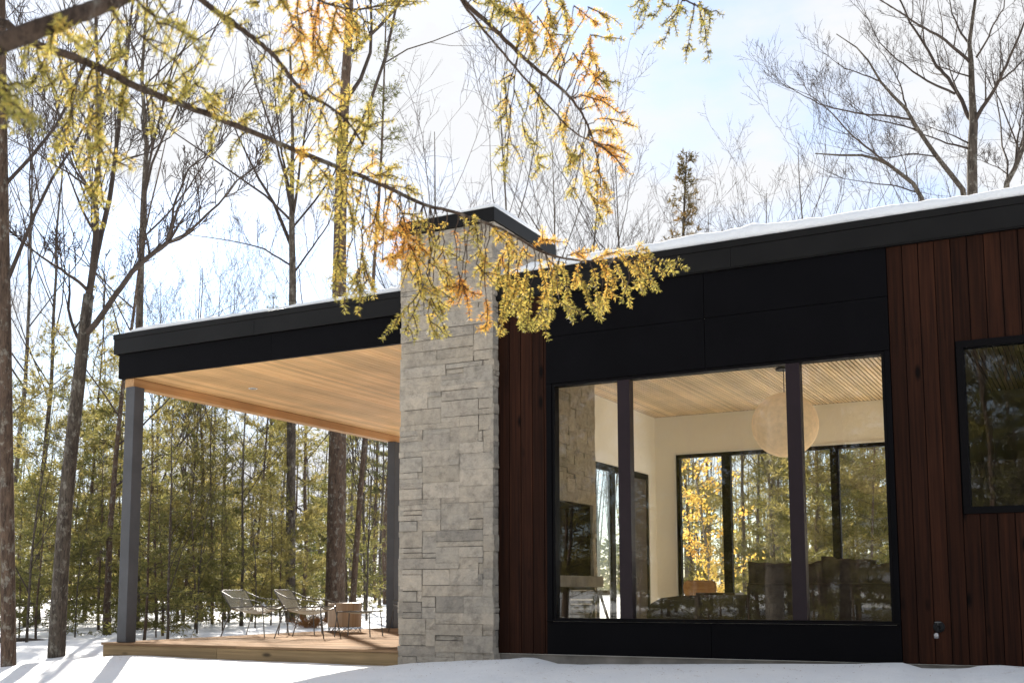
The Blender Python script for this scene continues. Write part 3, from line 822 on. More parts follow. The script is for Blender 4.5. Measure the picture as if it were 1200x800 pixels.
def pine_proto(name, h, r, seed, z0=.6, width=2.0, dens=1.0, mat='pine', droop=-.02, tuft=(9, .19, .023), bk='bark_red', asc=.25, top=True, step=.36):
    rn = random.Random(seed); root = empty(name, (0, 0, 0)); tr = MB(); br = MB(); nd = MB()
    base = path(np.array([0, 0, -.3]), np.array([rn.uniform(-.03, .03), rn.uniform(-.03, .03), 1]), h + .3, 12, .02, .02, rn)
    n = len(base); tr.tube(base, [r * (1 - .9 * i / (n - 1)) for i in range(n)], 8); br.tube(base[1:], .003, 3)
    z = z0
    while z < h - .15:
        t = z / h; p, d = sample(base, min(.99, (z + .3) / (h + .3)))
        for k in range(rn.choice([3, 4, 5])):
            az = rn.uniform(0, 2 * PI); L = (width * (1 - t) ** .75 + .15) * rn.uniform(.55, 1.15)
            if rn.random() > .86 * dens + .1: continue
            dd = unit(np.array([math.cos(az), math.sin(az), asc * rn.uniform(.3, 1.5) + .5 * t]))
            ns = max(4, int(L / .3)); pp = path(p, dd, L, ns, .07, droop, rn); rb = max(.004, r * .2 * (1 - .6 * t))
            br.tube(pp, [rb * (1 - .8 * i / ns) for i in range(ns + 1)], 4, cap=False)
            m = max(3, int(L / .13))
            for j in range(m):
                tt = .2 + .8 * (j + rn.random()) / m
                if tt > 1: tt = 1.0
                a, ad = sample(pp, min(tt, .999)); sd_ = unit(np.cross(ad, Z)) * (1 if j % 2 else -1)
                td = unit(ad * .8 + sd_ * rn.uniform(.5, 1.1) + Z * rn.uniform(-.25, .35)); tl = (.12 + .28 * (1 - tt) * L / 1.5) * rn.uniform(.6, 1.2)
                e = a + td * tl
                br.tube([a, e], [.004, .003], 3, cap=False)
                nt = max(1, int(tl / .09))
                for q_ in range(nt):
                    needle_tuft(nd, a + (e - a) * ((q_ + 1) / nt), td, tuft[0], tuft[1], tuft[2], rn)
        z += step * rn.uniform(.7, 1.3)
    tr.build('trunk', M[bk], root, smooth=True); br.build('branches', M['twig'], root)
    nd.build('needles', M[mat], root)
    return root

def ground_at(px, d):
    p = at(px, 694, d); return (p[0], p[1], ground_z(p[0], p[1]))

# ---- traced trees: limbs measured on the photo, grown into the round at their own distance
def traced_tree(name, d, trunk, limbs, label, cat='tree', bk='bark', seed=1, C=None, maxlv=3, tw='twig'):
    """trunk: [(px, py, width px)], limbs: [([(px, py)...], w0, w1, depth change at the tip)]"""
    rn = random.Random(seed); C = dict(CFG, **(C or {})); s = d / FPX; C['ratio'] = [0, .50, .55, .55]; C['ang'] = [0, .75, .72, .7]; C['n'] = [0, 9, 5, 4]; C['wig'] = [.05, .09, .09, .09]
    b = at(trunk[0][0], trunk[0][1], d); gz = ground_z(b[0], b[1])
    root = empty(name, (b[0], b[1], gz), 0, label, cat); org = np.array([b[0], b[1], gz])
    tr = MB(); cr_ = MB()
    pts = [at(x, y, d) - org for x, y, w in trunk]; rad = [w * s * .5 for x, y, w in trunk]
    if pts[0][2] > -.1:
        pts.insert(0, np.array([pts[0][0], pts[0][1], -.3])); rad.insert(0, rad[0] * 1.15)
    tr.tube(pts, rad, 10)
    if C.get('trunk_kids', True):
        Ck = dict(C); Ck['t0'] = [0, C.get('clear', .45), .2, .15]; Ck['n'] = [0, C.get('tn', 6), C['n'][2], C['n'][3]]
        sprout(cr_, pts, rad[1], rad[-1], 1, rn, Ck, maxlv)
    for pl_, w0, w1, dz in limbs:
        n = len(pl_); dz0 = 0; out = []
        dense = []
        for (a, b_) in zip(pl_, pl_[1:]):
            for k in range(3): f = k / 3; dense.append((a[0] + (b_[0] - a[0]) * f, a[1] + (b_[1] - a[1]) * f))
        dense.append(pl_[-1]); m = len(dense)
        for i, (x, y) in enumerate(dense):
            f = i / (m - 1); out.append(at(x + rn.uniform(-.6, .6), y + rn.uniform(-.6, .6), d + dz * f) - org)
        ra, rb = w0 * s * .5, w1 * s * .5
        cr_.tube(out, [ra + (rb - ra) * i / (m - 1) for i in range(m)], 6)
        td0 = unit(out[-1] - out[-2])
        for _ in range(3):
            ll_ = rn.uniform(.5, 1.3); pp = path(out[-1], unit(td0 + rvec(rn) * .22), ll_, 6, .08, .04, rn)
            cr_.tube(pp, [rb * .9 + (C['rmin'] * .7 - rb * .9) * i / 6 for i in range(7)], 4, cap=False); sprout(cr_, pp, rb * .8, C['rmin'], 2, rn, C, maxlv)
        Ck = dict(C); Ck['n'] = [0, C.get('ln', 7), C['n'][2], C['n'][3]]; Ck['t0'] = [0, .2, .2, .15]
        Ck['ratio'] = [0, C.get('lratio', .42), C['ratio'][2], C['ratio'][3]]
        sprout(cr_, out, ra, rb, 1, rn, Ck, maxlv)
    tr.build('trunk', M[bk], root, smooth=True); cr_.build('crown', M[tw], root, smooth=True)
    return root

traced_tree('bare_tree', 16.0,
    [(66, 770, 20), (70, 690, 18), (76, 600, 16.5), (84, 520, 15.5), (92, 450, 14.5), (98, 395, 13.5), (104, 345, 12)],
    [([(104, 345), (112, 300), (122, 262), (130, 225), (137, 170), (143, 110), (150, 60), (158, -20)], 8.5, 2.5, 1.5),
     ([(104, 348), (109, 310), (113, 262), (112, 225), (117, 180), (119, 120), (113, 60), (112, -40)], 8, 2.5, -1.2),
     ([(100, 392), (118, 372), (136, 345), (155, 318), (175, 300), (196, 285)], 7.5, 5, -.8),
     ([(196, 285), (201, 262), (204, 240), (214, 214), (222, 196), (240, 184), (256, 170)], 3.6, 1.2, -.5),
     ([(196, 285), (215, 276), (236, 258), (256, 240), (275, 214), (300, 196)], 4, 1.2, -1.4),
     ([(103, 340), (92, 330), (72, 316), (56, 306), (42, 296)], 4.5, 2.0, -1.5),
     ([(112, 240), (98, 215), (84, 205), (60, 190), (38, 176), (8, 162)], 3.4, 1.0, 1.8),
     ([(108, 228), (92, 200), (84, 175), (74, 140), (56, 122), (36, 100)], 3.0, 1.0, -1.6),
     ([(136, 190), (150, 186), (176, 178), (200, 160), (214, 136)], 2.6, .9, 1.4)],
    'dark forked tree with a long low bough reaching toward the porch roof', seed=21, C=dict(rmin=.0055, tn=2, ln=9))
traced_tree('tall_pine', 13.5,
    [(10, 776, 17), (9, 650, 16), (7, 500, 15), (6, 380, 13.5), (4, 250, 12), (2, 100, 10.5), (0, -120, 9)], [],
    'straight reddish brown trunk at the very edge of the wood', 'tree', 'bark_red', 22, dict(tn=3, rmin=.006, clear=.6))
traced_tree('bare_tree', 24,
    [(158, 760, 11), (160, 560, 10), (162, 420, 9), (165, 320, 7.5), (168, 240, 6.5), (172, 170, 5.5), (166, 90, 4), (172, 10, 3), (176, -60, 2)], [],
    'slender upright tree just past the porch roof corner', seed=23, C=dict(tn=13, clear=.4, rmin=.0045))
traced_tree('tall_pine', 27,
    [(392, 742, 26), (393, 690, 24), (395, 560, 22), (397, 430, 19), (398, 300, 16), (400, 200, 14), (404, 110, 11.5), (409, 30, 10), (411, -60, 8.5), (414, -200, 5)], [],
    'thick straight pine trunk rising behind the round planter', 'tree', 'bark_red', 24, dict(tn=6, clear=.5, rmin=.006, n=[0, 6, 5, 4]))
traced_tree('bare_tree', 30,
    [(340, 740, 12), (341, 560, 11), (342, 420, 10), (343, 330, 8.5), (342, 270, 7), (342, 220, 5.5), (343, 160, 4), (340, 60, 2.5)],
    [([(342, 290), (322, 240), (304, 210), (286, 175), (270, 140)], 4.5, 1.2, 1.5), ([(343, 262), (334, 205), (318, 150), (300, 100), (290, 50)], 3.5, 1.0, -1.0),
     ([(343, 240), (330, 180), (322, 110), (316, 40)], 3.2, .9, 1), ([(344, 250), (352, 190), (360, 140), (372, 80)], 3.4, .9, -1.5), ([(344, 320), (366, 290), (385, 262), (392, 240)], 2.6, .8, 1.5),
     ([(340, 310), (310, 292), (280, 284), (225, 276)], 2.6, .8, 1)],
    'bare tree with a fan of thin ascending stems behind the porch roof', seed=25, C=dict(rmin=.005, tn=5))
traced_tree('bare_tree', 24,
    [(1140, 560, 15), (1140, 300, 13.5), (1139.5, 222, 12), (1139, 190, 11.5), (1140, 160, 10.5), (1141, 146, 10), (1139, 110, 7.5), (1138, 75, 6.5), (1136, 50, 5), (1140, 20, 4), (1146, -20, 3), (1150, -90, 1.5)],
    [([(1141, 146), (1150, 128), (1163, 108), (1172, 92), (1182, 70), (1196, 40), (1210, 0)], 5.5, 2, -1), ([(1172, 95), (1188, 82), (1204, 66), (1230, 50)], 2.6, 1.2, 1.5),
     ([(1141, 146), (1133, 132), (1124, 112), (1111, 92), (1098, 78), (1083, 52), (1066, 26), (1050, -10)], 6, 2, 1.5), ([(1136, 72), (1118, 56), (1104, 44), (1084, 34), (1060, 18), (1030, 0)], 4.2, 1.3, -1.5),
     ([(1137, 52), (1126, 40), (1116, 16), (1108, -20)], 3, 1, 1), ([(1144, 68), (1156, 48), (1164, 30), (1176, 10), (1180, -30)], 2.6, 1, -1), ([(1119, 110), (1096, 100), (1070, 84), (1052, 70), (1030, 50), (1018, 24)], 3, .9, 1),
     ([(1136, 90), (1118, 84), (1096, 76)], 2, .8, -1), ([(1134, 174), (1110, 168), (1084, 158), (1060, 148)], 2.6, .9, .8), ([(1134, 168), (1116, 158), (1092, 150)], 2, .8, -1)],
    'large bare tree with smooth pale trunk rising above the roof', bk='bark', seed=26, C=dict(rmin=.003, trunk_kids=False, ln=8))
traced_tree('bare_tree', 22,
    [(1150, 420, 9), (1140, 290, 8), (1128, 222, 6.5), (1114, 204, 6), (1098, 184, 5.4), (1084, 164, 5), (1072, 146, 4.6), (1062, 128, 4.2), (1046, 112, 3.6), (1032, 96, 3), (1018, 72, 2.2), (1004, 56, 1.7), (980, 40, 1)],
    [([(1062, 128), (1058, 110), (1052, 92), (1040, 72), (1030, 58)], 2.4, .8, 1.2), ([(1066, 140), (1040, 136), (1010, 134), (985, 129), (960, 122), (934, 108)], 2.6, .9, -1), ([(1032, 96), (1012, 88), (990, 80), (970, 66)], 2, .7, 1),
     ([(1076, 152), (1050, 146), (1024, 140), (1000, 126), (984, 112)], 2, .7, 1.3), ([(1098, 184), (1070, 180), (1040, 186), (1010, 178)], 1.8, .7, -1)],
    'slanting bare bough leaning away from the large pale tree', bk='bark', seed=27, C=dict(rmin=.003, trunk_kids=False, ln=7))
traced_tree('bare_tree', 21,
    [(1105, 420, 8), (1090, 280, 7), (1080, 232, 5.5), (1070, 215, 5), (1056, 204, 4.6), (1040, 192, 4.2), (1026, 186, 3.6), (1010, 182, 3), (985, 182, 2.4), (955, 180, 1.2)],
    [([(1048, 198), (1020, 176), (1000, 160), (975, 132), (950, 112)], 2.8, .9, -1.5), ([(1076, 226), (1050, 218), (1020, 214), (990, 210)], 2, .7, 1), ([(1064, 210), (1060, 190), (1050, 170)], 1.6, .6, 1)],
    'low arching bare bough just over the roof snow', seed=28, C=dict(rmin=.003, trunk_kids=False, ln=7))
traced_tree('bare_tree', 23,
    [(1176, 420, 9), (1178, 240, 7.5), (1180, 214, 6.5), (1190, 196, 5.5), (1198, 176, 5), (1212, 150, 4)],
    [([(1190, 196), (1192, 170), (1196, 140), (1206, 110)], 3.2, 1, 1), ([(1184, 206), (1168, 196), (1150, 188)], 1.6, .6, 1)],
    'dark crooked bare tree behind the highest end of the roof', seed=29, C=dict(rmin=.004, ln=8))

# ---- prototypes and repeats
def place(proto, first, px, d, rz, sc, label, group, cat='tree', xy=None, sz=None):
    o = proto if first else copy_tree(proto)
    o.location = ground_at(px, d) if xy is None else (xy[0], xy[1], ground_z(*xy))
    o.rotation_euler.z = rz; o.scale = (sc, sc, sz or sc); tag(o, label, cat, group); return o

pA = bare_tree_proto('bare_tree', 15, .085, 41, dict(n=[0, 13, 6, 4], ang=[0, .6, .7, .8], rmin=.0052), clear=.38)
pB = bare_tree_proto('bare_tree', 14, .088, 42, dict(n=[0, 10, 6, 4], rmin=.0052), fork=2, clear=.4)
pC = bare_tree_proto('bare_tree', 17, .12, 43, dict(n=[0, 10, 6, 5], ang=[0, 1.0, .7, .8], rmin=.0055), bk='bark_red', clear=.25)
pD = bare_tree_proto('sapling', 6, .035, 44, dict(n=[0, 10, 5, 3], rmin=.003, ang=[0, .6, .7, .8]), lean=.12, clear=.2)
P1 = pine_proto('young_pine', 7.5, .045, 51, z0=.5, width=1.9)
P2 = pine_proto('young_pine', 6.0, .034, 52, z0=.35, width=1.7, dens=.95, mat='pine_mid')
P3 = pine_proto('young_pine', 10, .065, 53, z0=2.2, width=2.3, dens=.8, droop=-.035)
P4 = pine_proto('tall_evergreen', 17, .17, 54, z0=6.5, width=2.6, dens=.75, mat='pine_dark', step=.6)
P5 = pine_proto('young_hemlock', 4.2, .035, 55, z0=.2, width=1.5, dens=1.0, mat='pine_mid', droop=-.05, asc=.1, tuft=(7, .13, .022))

LAB = {'A': ('slender bare tree among many in the woods round the house', 'slender bare trees in the woods'),
       'B': ('forked bare tree with spreading twigs in the woods round the house', 'forked bare trees in the woods'),
       'C': ('reddish straight trunk with short bare side branches in the woods', 'reddish bare trunks in the woods'),
       'D': ('thin leafless sapling standing in snow under the larger trees', 'leafless saplings in the snow'),
       'P': ('young feathery yellow green pine among the bare trunks', 'young pines in the woods'),
       'E': ('tall dark evergreen with needles only on its upper half', 'tall evergreens in the woods'),
       'F': ('small low bushy evergreen with drooping sprays above the snow', 'low bushy evergreens above the snow')}
KEY = {'A': pA, 'B': pB, 'C': pC, 'D': pD, '1': P1, '2': P2, '3': P3, 'E': P4, 'F': P5}
used = set(); rn = random.Random(99)
H0 = {'A': 15, 'B': 14, 'C': 17, 'D': 6, '1': 7.5, '2': 6.0, '3': 10, 'E': 17, 'F': 4.2}
def top(k, px, d, ty): put(k, px, d, ((694 - ty) / FPX * d * 1.04 + .9) / H0[k])
def put(k, px, d, sc=1.0, rz=None, xy=None, sz=None):
    lb, gp = LAB['P' if k in '123' else k]
    place(KEY[k], k not in used, px, d, rn.uniform(0, 6.28) if rz is None else rz, sc, lb, gp, 'sapling' if k == 'D' else 'tree', xy, sz); used.add(k)
# trunks read off the photo beside and behind the porch: kind, px at the base, distance, scale
for k, px, d, ty in [('C', 128, 22, 150), ('A', 263, 32, 340), ('C', 236, 30, 320), ('A', 284, 25, 380), ('C', 355, 34, 300), ('B', 428, 38, 390), ('A', 412, 46, 360), ('A', 445, 42, 390), ('A', 46, 27, 90), ('B', 180, 48, 330), ('A', 330, 50, 330),
                     ('B', 245, 48, 325), ('A', -40, 30, 150), ('C', -80, 26, 100), ('A', 112, 58, 330), ('B', 222, 46, 318), ('A', 440, 56, 390), ('A', 12, 34, 70)]:
    top(k, px, d, ty)
# tops showing over the roof
for k, px, d, ty in [('B', 512, 48, 150), ('A', 592, 46, 95), ('B', 655, 47, 170), ('A', 700, 50, 160), ('B', 735, 50, 190), ('B', 905, 42, 222), ('A', 960, 34, 165), ('A', 1095, 42, 190), ('B', 1230, 44, 150),
                     ('A', 834, 46, 245)]:
    top(k, px, d, ty)
# young evergreens filling the lower wood
for k, px, d, sc in [('1', 30, 25, .95), ('2', 60, 22, .85), ('3', 100, 28, .9), ('2', 138, 27, 1.0), ('1', 185, 25, .9), ('1', 215, 29, 1.05), ('2', 250, 26, 1.1), ('1', 295, 30, 1.1), ('1', 345, 32, 1.0), ('2', 380, 39, 1.2), ('1', 110, 42, 1.3),
                     ('3', 440, 52, 1.1), ('E', 452, 46, .72), ('E', 305, 54, .9), ('2', 0, 29, 1.1), ('1', -50, 26, .9), ('2', 165, 40, 1.1), ('2', 20, 44, 1.5), ('2', 225, 52, 1.7), ('2', 400, 54, 1.6)]:
    put(k, px, d, sc)
for k, px, d, sc in [('F', 170, 19.5, .9), ('F', 192, 21, .8), ('F', 45, 20, .7), ('F', 230, 24, .9), ('F', 330, 27, .9), ('F', 268, 27, 1.0), ('F', 118, 24, 1.0), ('D', 198, 18.5, .8), ('D', 232, 22, .6), ('D', 300, 24, .55), ('D', 430, 31, 1.1), ('D', 34, 19, .8), ('D', 90, 21, .5), ('F', 210, 30, 1.5), ('F', 290, 34, 1.6), ('F', 345, 38, 1.8), ('F', 80, 30, 1.5), ('F', 405, 36, 1.3), ('F', 150, 27, 1.4), ('2', 185, 20.5, .45), ('2', 262, 23, .5), ('1', 318, 25, .45), ('2', 25, 21, .5)]:
    put(k, px, d, sc)
# wood behind the house, seen through its glass
for k, px, d, sc in [('1', 815, 34, 1.25), ('2', 765, 44, 1.3), ('1', 960, 30, 1.2), ('1', 985, 26, 1.05), ('2', 1018, 25, 1.2), ('2', 952, 28, 1.1), ('1', 1052, 27, 1.1), ('2', 912, 30, .8), ('1', 1010, 33, 1.3), ('3', 985, 38, 1.2), ('1', 1045, 31, 1.3), ('1', 1090, 36, 1.3), ('3', 870, 48, 1.3), ('1', 905, 42, 1.1), ('2', 930, 36, .8), ('A', 875, 32, .75), ('A', 890, 40, .85), ('B', 915, 46, .8), ('A', 780, 44, .8), ('C', 945, 50, .75), ('A', 860, 56, .9), ('3', 790, 55, 1.4), ('2', 1130, 40, 1.3), ('2', 640, 46, 1.0)]:
    put(k, px, d, sc)
# wood on the camera's side of the clearing, mirrored in the panes
for k, x, y, sc in [('F', -7.5, -5.5, 1.0), ('F', -6.2, -6.5, .9), ('F', -9.2, -7.5, 1.1), ('F', -5.0, -5.0, .8), ('F', -4.2, -7.5, 1.0), ('F', -10.8, -6.6, 1.0), ('F', -3.0, -6.0, .9), ('F', -8.2, -9.5, 1.2), ('F', -5.6, -9.0, 1.2), ('F', -1.6, -7.0, 1.0), ('2', -9.8, -10.5, 1.0), ('2', -6.8, -11.5, 1.1), ('2', -3.4, -10.5, 1.0), ('2', -12.5, -13, 1.2), ('F', -12.2, -8.5, 1.2), ('2', -8.6, -15.5, 1.3), ('2', -1.0, -10.0, 1.1)]:
    put(k, 0, 0, sc, xy=(x, y))
for k, x, y, sc in [('A', -3.95, 1.4, 1.15), ('B', -9, -6, 1.0), ('A', -12, -9, 1.2), ('C', -6.5, -9, 1.1), ('A', -14, -5, 1.0), ('B', -5, -15, 1.2), ('1', -11, -12, 1.3), ('3', -7.5, -14, 1.3), ('1', -15, -11, 1.4), ('2', -4, -13, 1.3), ('C', -2.2, -9.5, .8), ('A', 1.5, -12, 1.0), ('3', 0, -16, 1.3), ('1', 5, -14, 1.4), ('B', 4, -8, 1.0), ('1', -18, -8, 1.4), ('3', -20, -15, 1.6), ('E', -10, -20, 1.0), ('E', -2, -22, 1.0), ('2', -12.5, -18, 1.6), ('1', -6, -21, 1.6), ('C', -16, -19, 1.1), ('1', -9.5, -13.5, 1.8), ('1', -13, -15, 1.8), ('3', -5, -17, 1.6), ('1', -2.2, -15, 1.8), ('1', -.6, -12.5, 1.5), ('1', -3.4, -18, 1.8), ('3', -11, -17, 1.6), ('1', -16.5, -14, 1.8), ('1', -7, -16.5, 1.9), ('1', 2.5, -17, 1.8), ('3', -1, -19, 1.6), ('1', -14.5, -20, 2.0), ('1', -19, -18, 2.0), ('2', -2.0, -11.5, 1.3), ('2', -.2, -10.5, 1.2), ('F', -2.4, -9, 1.2), ('F', -.8, -9.5, 1.2), ('F', .4, -8.5, 1.1)]:
    put(k, 0, 0, sc, xy=(x, y))

# orange leaved small tree behind the house
bt = empty('beech_tree', ground_at(838, 27), 0, 'small tree holding bright orange leaves, seen through the back windows', 'tree')
rn2 = random.Random(5); tq = MB(); bq = MB(); lq = MB()
bp = path(np.array([0, 0, -.2]), np.array([.02, 0, 1]), 5.0, 9, .04, .02, rn2); tq.tube(bp, [.06 * (1 - .85 * i / 9) for i in range(10)], 8)
for k in range(34):
    p, d = sample(bp, .18 + .8 * k / 34); az = rn2.uniform(0, 6.28)
    pp = path(p, np.array([math.cos(az), math.sin(az), .45]), rn2.uniform(.6, 1.5), 5, .12, .02, rn2); bq.tube(pp, [.012, .010, .008, .006, .004, .003], 4)
    for j in range(56):
        a, ad = sample(pp, rn2.uniform(.2, .99)); c = a + rvec(rn2) * .07
        v = unit(rvec(rn2)); s = unit(np.cross(v, rvec(rn2))) * .028; lq.add([c, c + v * .05 + s, c + v * .1, c + v * .05 - s], [(0, 1, 2, 3)])
tq.build('trunk', M['bark_light'], bt, smooth=True); bq.build('branches', M['twig'], bt); lq.build('leaves', M['beech'], bt)

# bronze pine top over the roof
bpn = pine_proto('bronze_pine', 13.2, .15, 61, z0=7.5, width=1.5, dens=1.0, mat='pine_brown', step=.33, tuft=(9, .16, .03), asc=.9, droop=.06, bk='bark')
place(bpn, True, 793, 34, .4, 1.12, 'bronze green pine crown showing above the roof snow beside the chimney', None)
# needled upper crown of the planter pine: a pine of its own beside that trunk
bp2 = pine_proto('slim_pine', 19.5, .09, 62, z0=12.0, width=1.9, dens=.9, mat='pine_dark', step=.55, tuft=(6, .17, .022), asc=.35)
place(bp2, True, 412, 28.5, 1.0, 1.0, 'slim pine with sparse dark needle sprays high behind the porch roof', None)

# far wood: the mass of thin stems closing the view
fw_ = MB(); rn3 = random.Random(17)
for k in range(900):
    a = rn3.uniform(R(-8), R(72)); d = rn3.uniform(62, 105); x, y = -d * math.sin(a), d * math.cos(a)
    h = rn3.uniform(7, 12.5) * d / 80; z = ground_z(x, y) - .3; r = rn3.uniform(.05, .14)
    b = np.array([x, y, z]); pts = path(b, np.array([rn3.uniform(-.06, .06), 0, 1]), h, 5, .03, .01, rn3)
    fw_.tube(pts, [r * (1 - .8 * i / 5) for i in range(6)], 4, cap=False)
    for j in range(9):
        p, dd = sample(pts, rn3.uniform(.25, .98)); q = unit(np.array([rn3.gauss(0, 1), rn3.gauss(0, 1), rn3.uniform(.1, 1.2)]))
        pp = path(p, q, rn3.uniform(.8, 2.4), 3, .12, .05, rn3); fw_.tube(pp, [.022, .017, .012, .008], 3, cap=False)
o = fw_.build('far_woods', M['bark']); tag(o, 'dense mass of distant bare grey trunks behind the nearer trees', 'woods', kind='stuff')
fe = MB()
for k in range(150):
    a = rn3.uniform(R(-6), R(70)); d = rn3.uniform(52, 95); x, y = -d * math.sin(a), d * math.cos(a); z = ground_z(x, y); h = rn3.uniform(3.0, 6.5) * d / 80; w = h * .33
    for j in range(230):
        t = rn3.random() ** 1.3; az = rn3.uniform(0, 6.28); rr = w * (1 - t) * rn3.uniform(.3, 1.1) + .1
        p = np.array([x + rr * math.cos(az), y + rr * math.sin(az), z + .1 + t * h]); v = unit(np.array([math.cos(az), math.sin(az), rn3.uniform(-.4, .5)])); s = unit(np.cross(v, rvec(rn3))) * .09
        L = rn3.uniform(.25, .5); fe.add([p, p + v * L * .5 + s, p + v * L, p + v * L * .5 - s], [(0, 1, 2, 3)])
o = fe.build('far_evergreens', M['pine_dark']); tag(o, 'low dark mass of distant evergreens at the foot of the woods', 'woods', kind='stuff')

# brush, grass and a fallen log
def log(name, a, b, r, label):
    q = MB(); n = 8; rr = random.Random(3)
    A, B = np.array(a), np.array(b); pts = [A + (B - A) * i / n + rvec(rr) * .03 for i in range(n + 1)]
    q.tube(pts, [r * (1 - .5 * i / n) for i in range(n + 1)], 8)
    o = q.build(name, M['bark'], smooth=True)
    o['label'] = label; o['category'] = 'log'; return o
A, B = at(-40, 750, 18.5), at(132, 752, 20.5)
log('fallen_log', A, B, .07, 'thin fallen log lying level across the snow below the forked tree')
dg = MB(); rr = random.Random(8); c = ground_at(364, 23.5)
for k in range(260):
    az = rr.uniform(0, 6.28); v = unit(np.array([math.cos(az) * .6, math.sin(az) * .6, rr.uniform(.3, 1)])); p = np.array([rr.gauss(0, .12), rr.gauss(0, .12), -.02]); s = unit(np.cross(v, rvec(rr))) * .008
    L = rr.uniform(.25, .6); dg.add([p, p + v * L * .5 + s, p + v * L + np.array([0, 0, -.08]), p + v * L * .5 - s], [(0, 1, 2, 3)])
o = dg.build('grass_tuft', M['dry']); o.location = c; tag(o, 'rusty brown tuft of dry grass in the snow past the deck', 'grass tuft')

lt = MB(); rr = random.Random(12)
for k in range(900):
    x = rr.uniform(-13.5, 1.2); y = 10.33 - abs(rr.gauss(0, .55)) - rr.uniform(0, .25)
    if rr.random() < .4: x = rr.gauss(-4.5, 1.6)
    z = ground_z(x, y) + .003; L = rr.uniform(.008, .03) if rr.random() < .93 else rr.uniform(.06, .16); a = rr.uniform(0, 6.28)
    v = np.array([math.cos(a), math.sin(a), rr.uniform(-.1, .3)]) * L; s_ = np.array([-math.sin(a), math.cos(a), rr.uniform(-.5, .5)]) * rr.uniform(.0015, .003)
    p = np.array([x, y, z]); lt.add([p, p + v * .5 + s_, p + v, p + v * .5 - s_], [(0, 1, 2, 3)])
o = lt.build('leaf_litter', M['dry']); tag(o, 'fallen needles and bits of twig scattered on the snow before the house', 'litter', kind='stuff')

# ------------------------------------------------------------------ larch reaching in front of the house
LR = random.Random(77)
tx_, ty_ = -4.85, 2.45; tz_ = ground_z(tx_, ty_)
larch = empty('larch_tree', (tx_, ty_, tz_), 0, 'yellow and orange needled larch whose boughs hang before the house', 'tree')
LO = np.array([tx_, ty_, tz_])
tk = MB(); tp_ = path(np.array([0, 0, -.3]), np.array([.01, .0, 1.]), 13, 12, .01, .02, LR); tk.tube(tp_, [.17 * (1 - .88 * i / 12) for i in range(13)], 12)
tk.build('trunk', M['bark_light'], larch, smooth=True)
nd = MB(); tw = MB()
def smooth_path(ctrl, per=6):
    c = [np.asarray(x, float) for x in ctrl]; out = []
    for i in range(len(c) - 1):
        p0, p1, p2, p3 = c[max(i - 1, 0)], c[i], c[i + 1], c[min(i + 2, len(c) - 1)]
        for k in range(per):
            t = k / per
            out.append(.5 * ((2 * p1) + (-p0 + p2) * t + (2 * p0 - 5 * p1 + 4 * p2 - p3) * t * t + (-p0 + 3 * p1 - 3 * p2 + p3) * t ** 3))
    out.append(c[-1]); return out
def trunk_pt(h): return np.array([tx_, ty_, tz_ + h])
def bough(px, w0, w1, root_h=None):
    """px: [(x, y, depth)]; radius from widths in px at the local depth"""
    ctrl = [at(x, y, d) for x, y, d in px]
    if root_h is not None: ctrl = [trunk_pt(root_h)] + ctrl
    pts = smooth_path(ctrl); n = len(pts); q = MB()
    pts = [p + rvec(LR) * .0012 for p in pts]
    ra = w0 * px[0][2] / FPX * .5; rb = w1 * px[-1][2] / FPX * .5
    q.tube([p - LO for p in pts], [ra + (rb - ra) * i / (n - 1) for i in range(n)], 8)
    q.build('bough', M['larchwood'], larch, smooth=True); return pts
def tuft(p, d, hue, sc=1.0, n=9):
    for k in range(n):
        q = perp(d, LR); v = unit(d * LR.uniform(.2, .9) + q); s = unit(np.cross(v, rvec(LR))) * .0017 * sc
        L = LR.uniform(.012, .024) * sc; m = p + v * L * .5 - LO; b = p - LO
        nd.add([b, m + s, b + v * L, m - s], [(0, 1, 2, 3)], max(.01, min(.99, hue * .88 + LR.gauss(0, .07))))
SKIP = random.Random(4)
def twig(p, e, hue, dens=1.0, sag=.06, side=True, sc=1.0):
    p, e = np.asarray(p, float), np.asarray(e, float); L = math.sqrt((e - p) @ (e - p)); n = max(4, int(L / .05))
    perp1 = rvec(LR) * L * .05
    pts = [p + (e - p) * t + (perp1 + Z * sag * L) * 4 * t * (1 - t) * .5 + rvec(LR) * .003 for t in [i / n for i in range(n + 1)]]
    tw.tube([q - LO for q in pts], [.0030 - .0018 * i / n for i in range(n + 1)], 5, cap=False)
    m = max(2, int(L / .0105 * dens))
    for j in range(m):
        t = .06 + .94 * (j + LR.random()) / m; a, d = sample(pts, min(t, .999)); tuft(a, d, hue + .15 * (1 - t) - .06, sc, 8)
    if side and L > .09:
        for j in range(int(L / .058 + LR.random())):
            t = LR.uniform(.15, .95); a, d = sample(pts, t); q = perp(d, LR); v = unit(d * .75 + q * .8 - Z * .25)
            twig(a, a + v * LR.uniform(.04, .11) * (1.15 - .5 * t), hue + LR.gauss(0, .05), dens, 0, False, sc)
b1 = bough([(-60, 30, 3.3), (41, 52, 3.1), (110, 77, 3.2), (165, 104, 3.3), (220, 125, 3.5), (277, 147, 3.7), (334, 171, 3.9), (394, 195, 4.1), (442, 214, 4.3), (496, 239, 4.5), (537, 250, 4.6), (574, 263, 4.7), (600, 275, 4.8), (640, 297, 4.9), (690, 306, 5.0), (740, 303, 5.1), (770, 304, 5.1), (790, 309, 5.15)], 10, 1.3, 2.9)
b0 = bough([(-120, 90, 3.0), (-30, 62, 2.5), (0, 52, 2.4), (40, 36, 2.35), (85, 20, 2.4), (130, 3, 2.5), (180, -16, 2.7), (260, -40, 3.0), (340, -46, 3.4), (420, -30, 3.8)], 22, 8, 2.7)
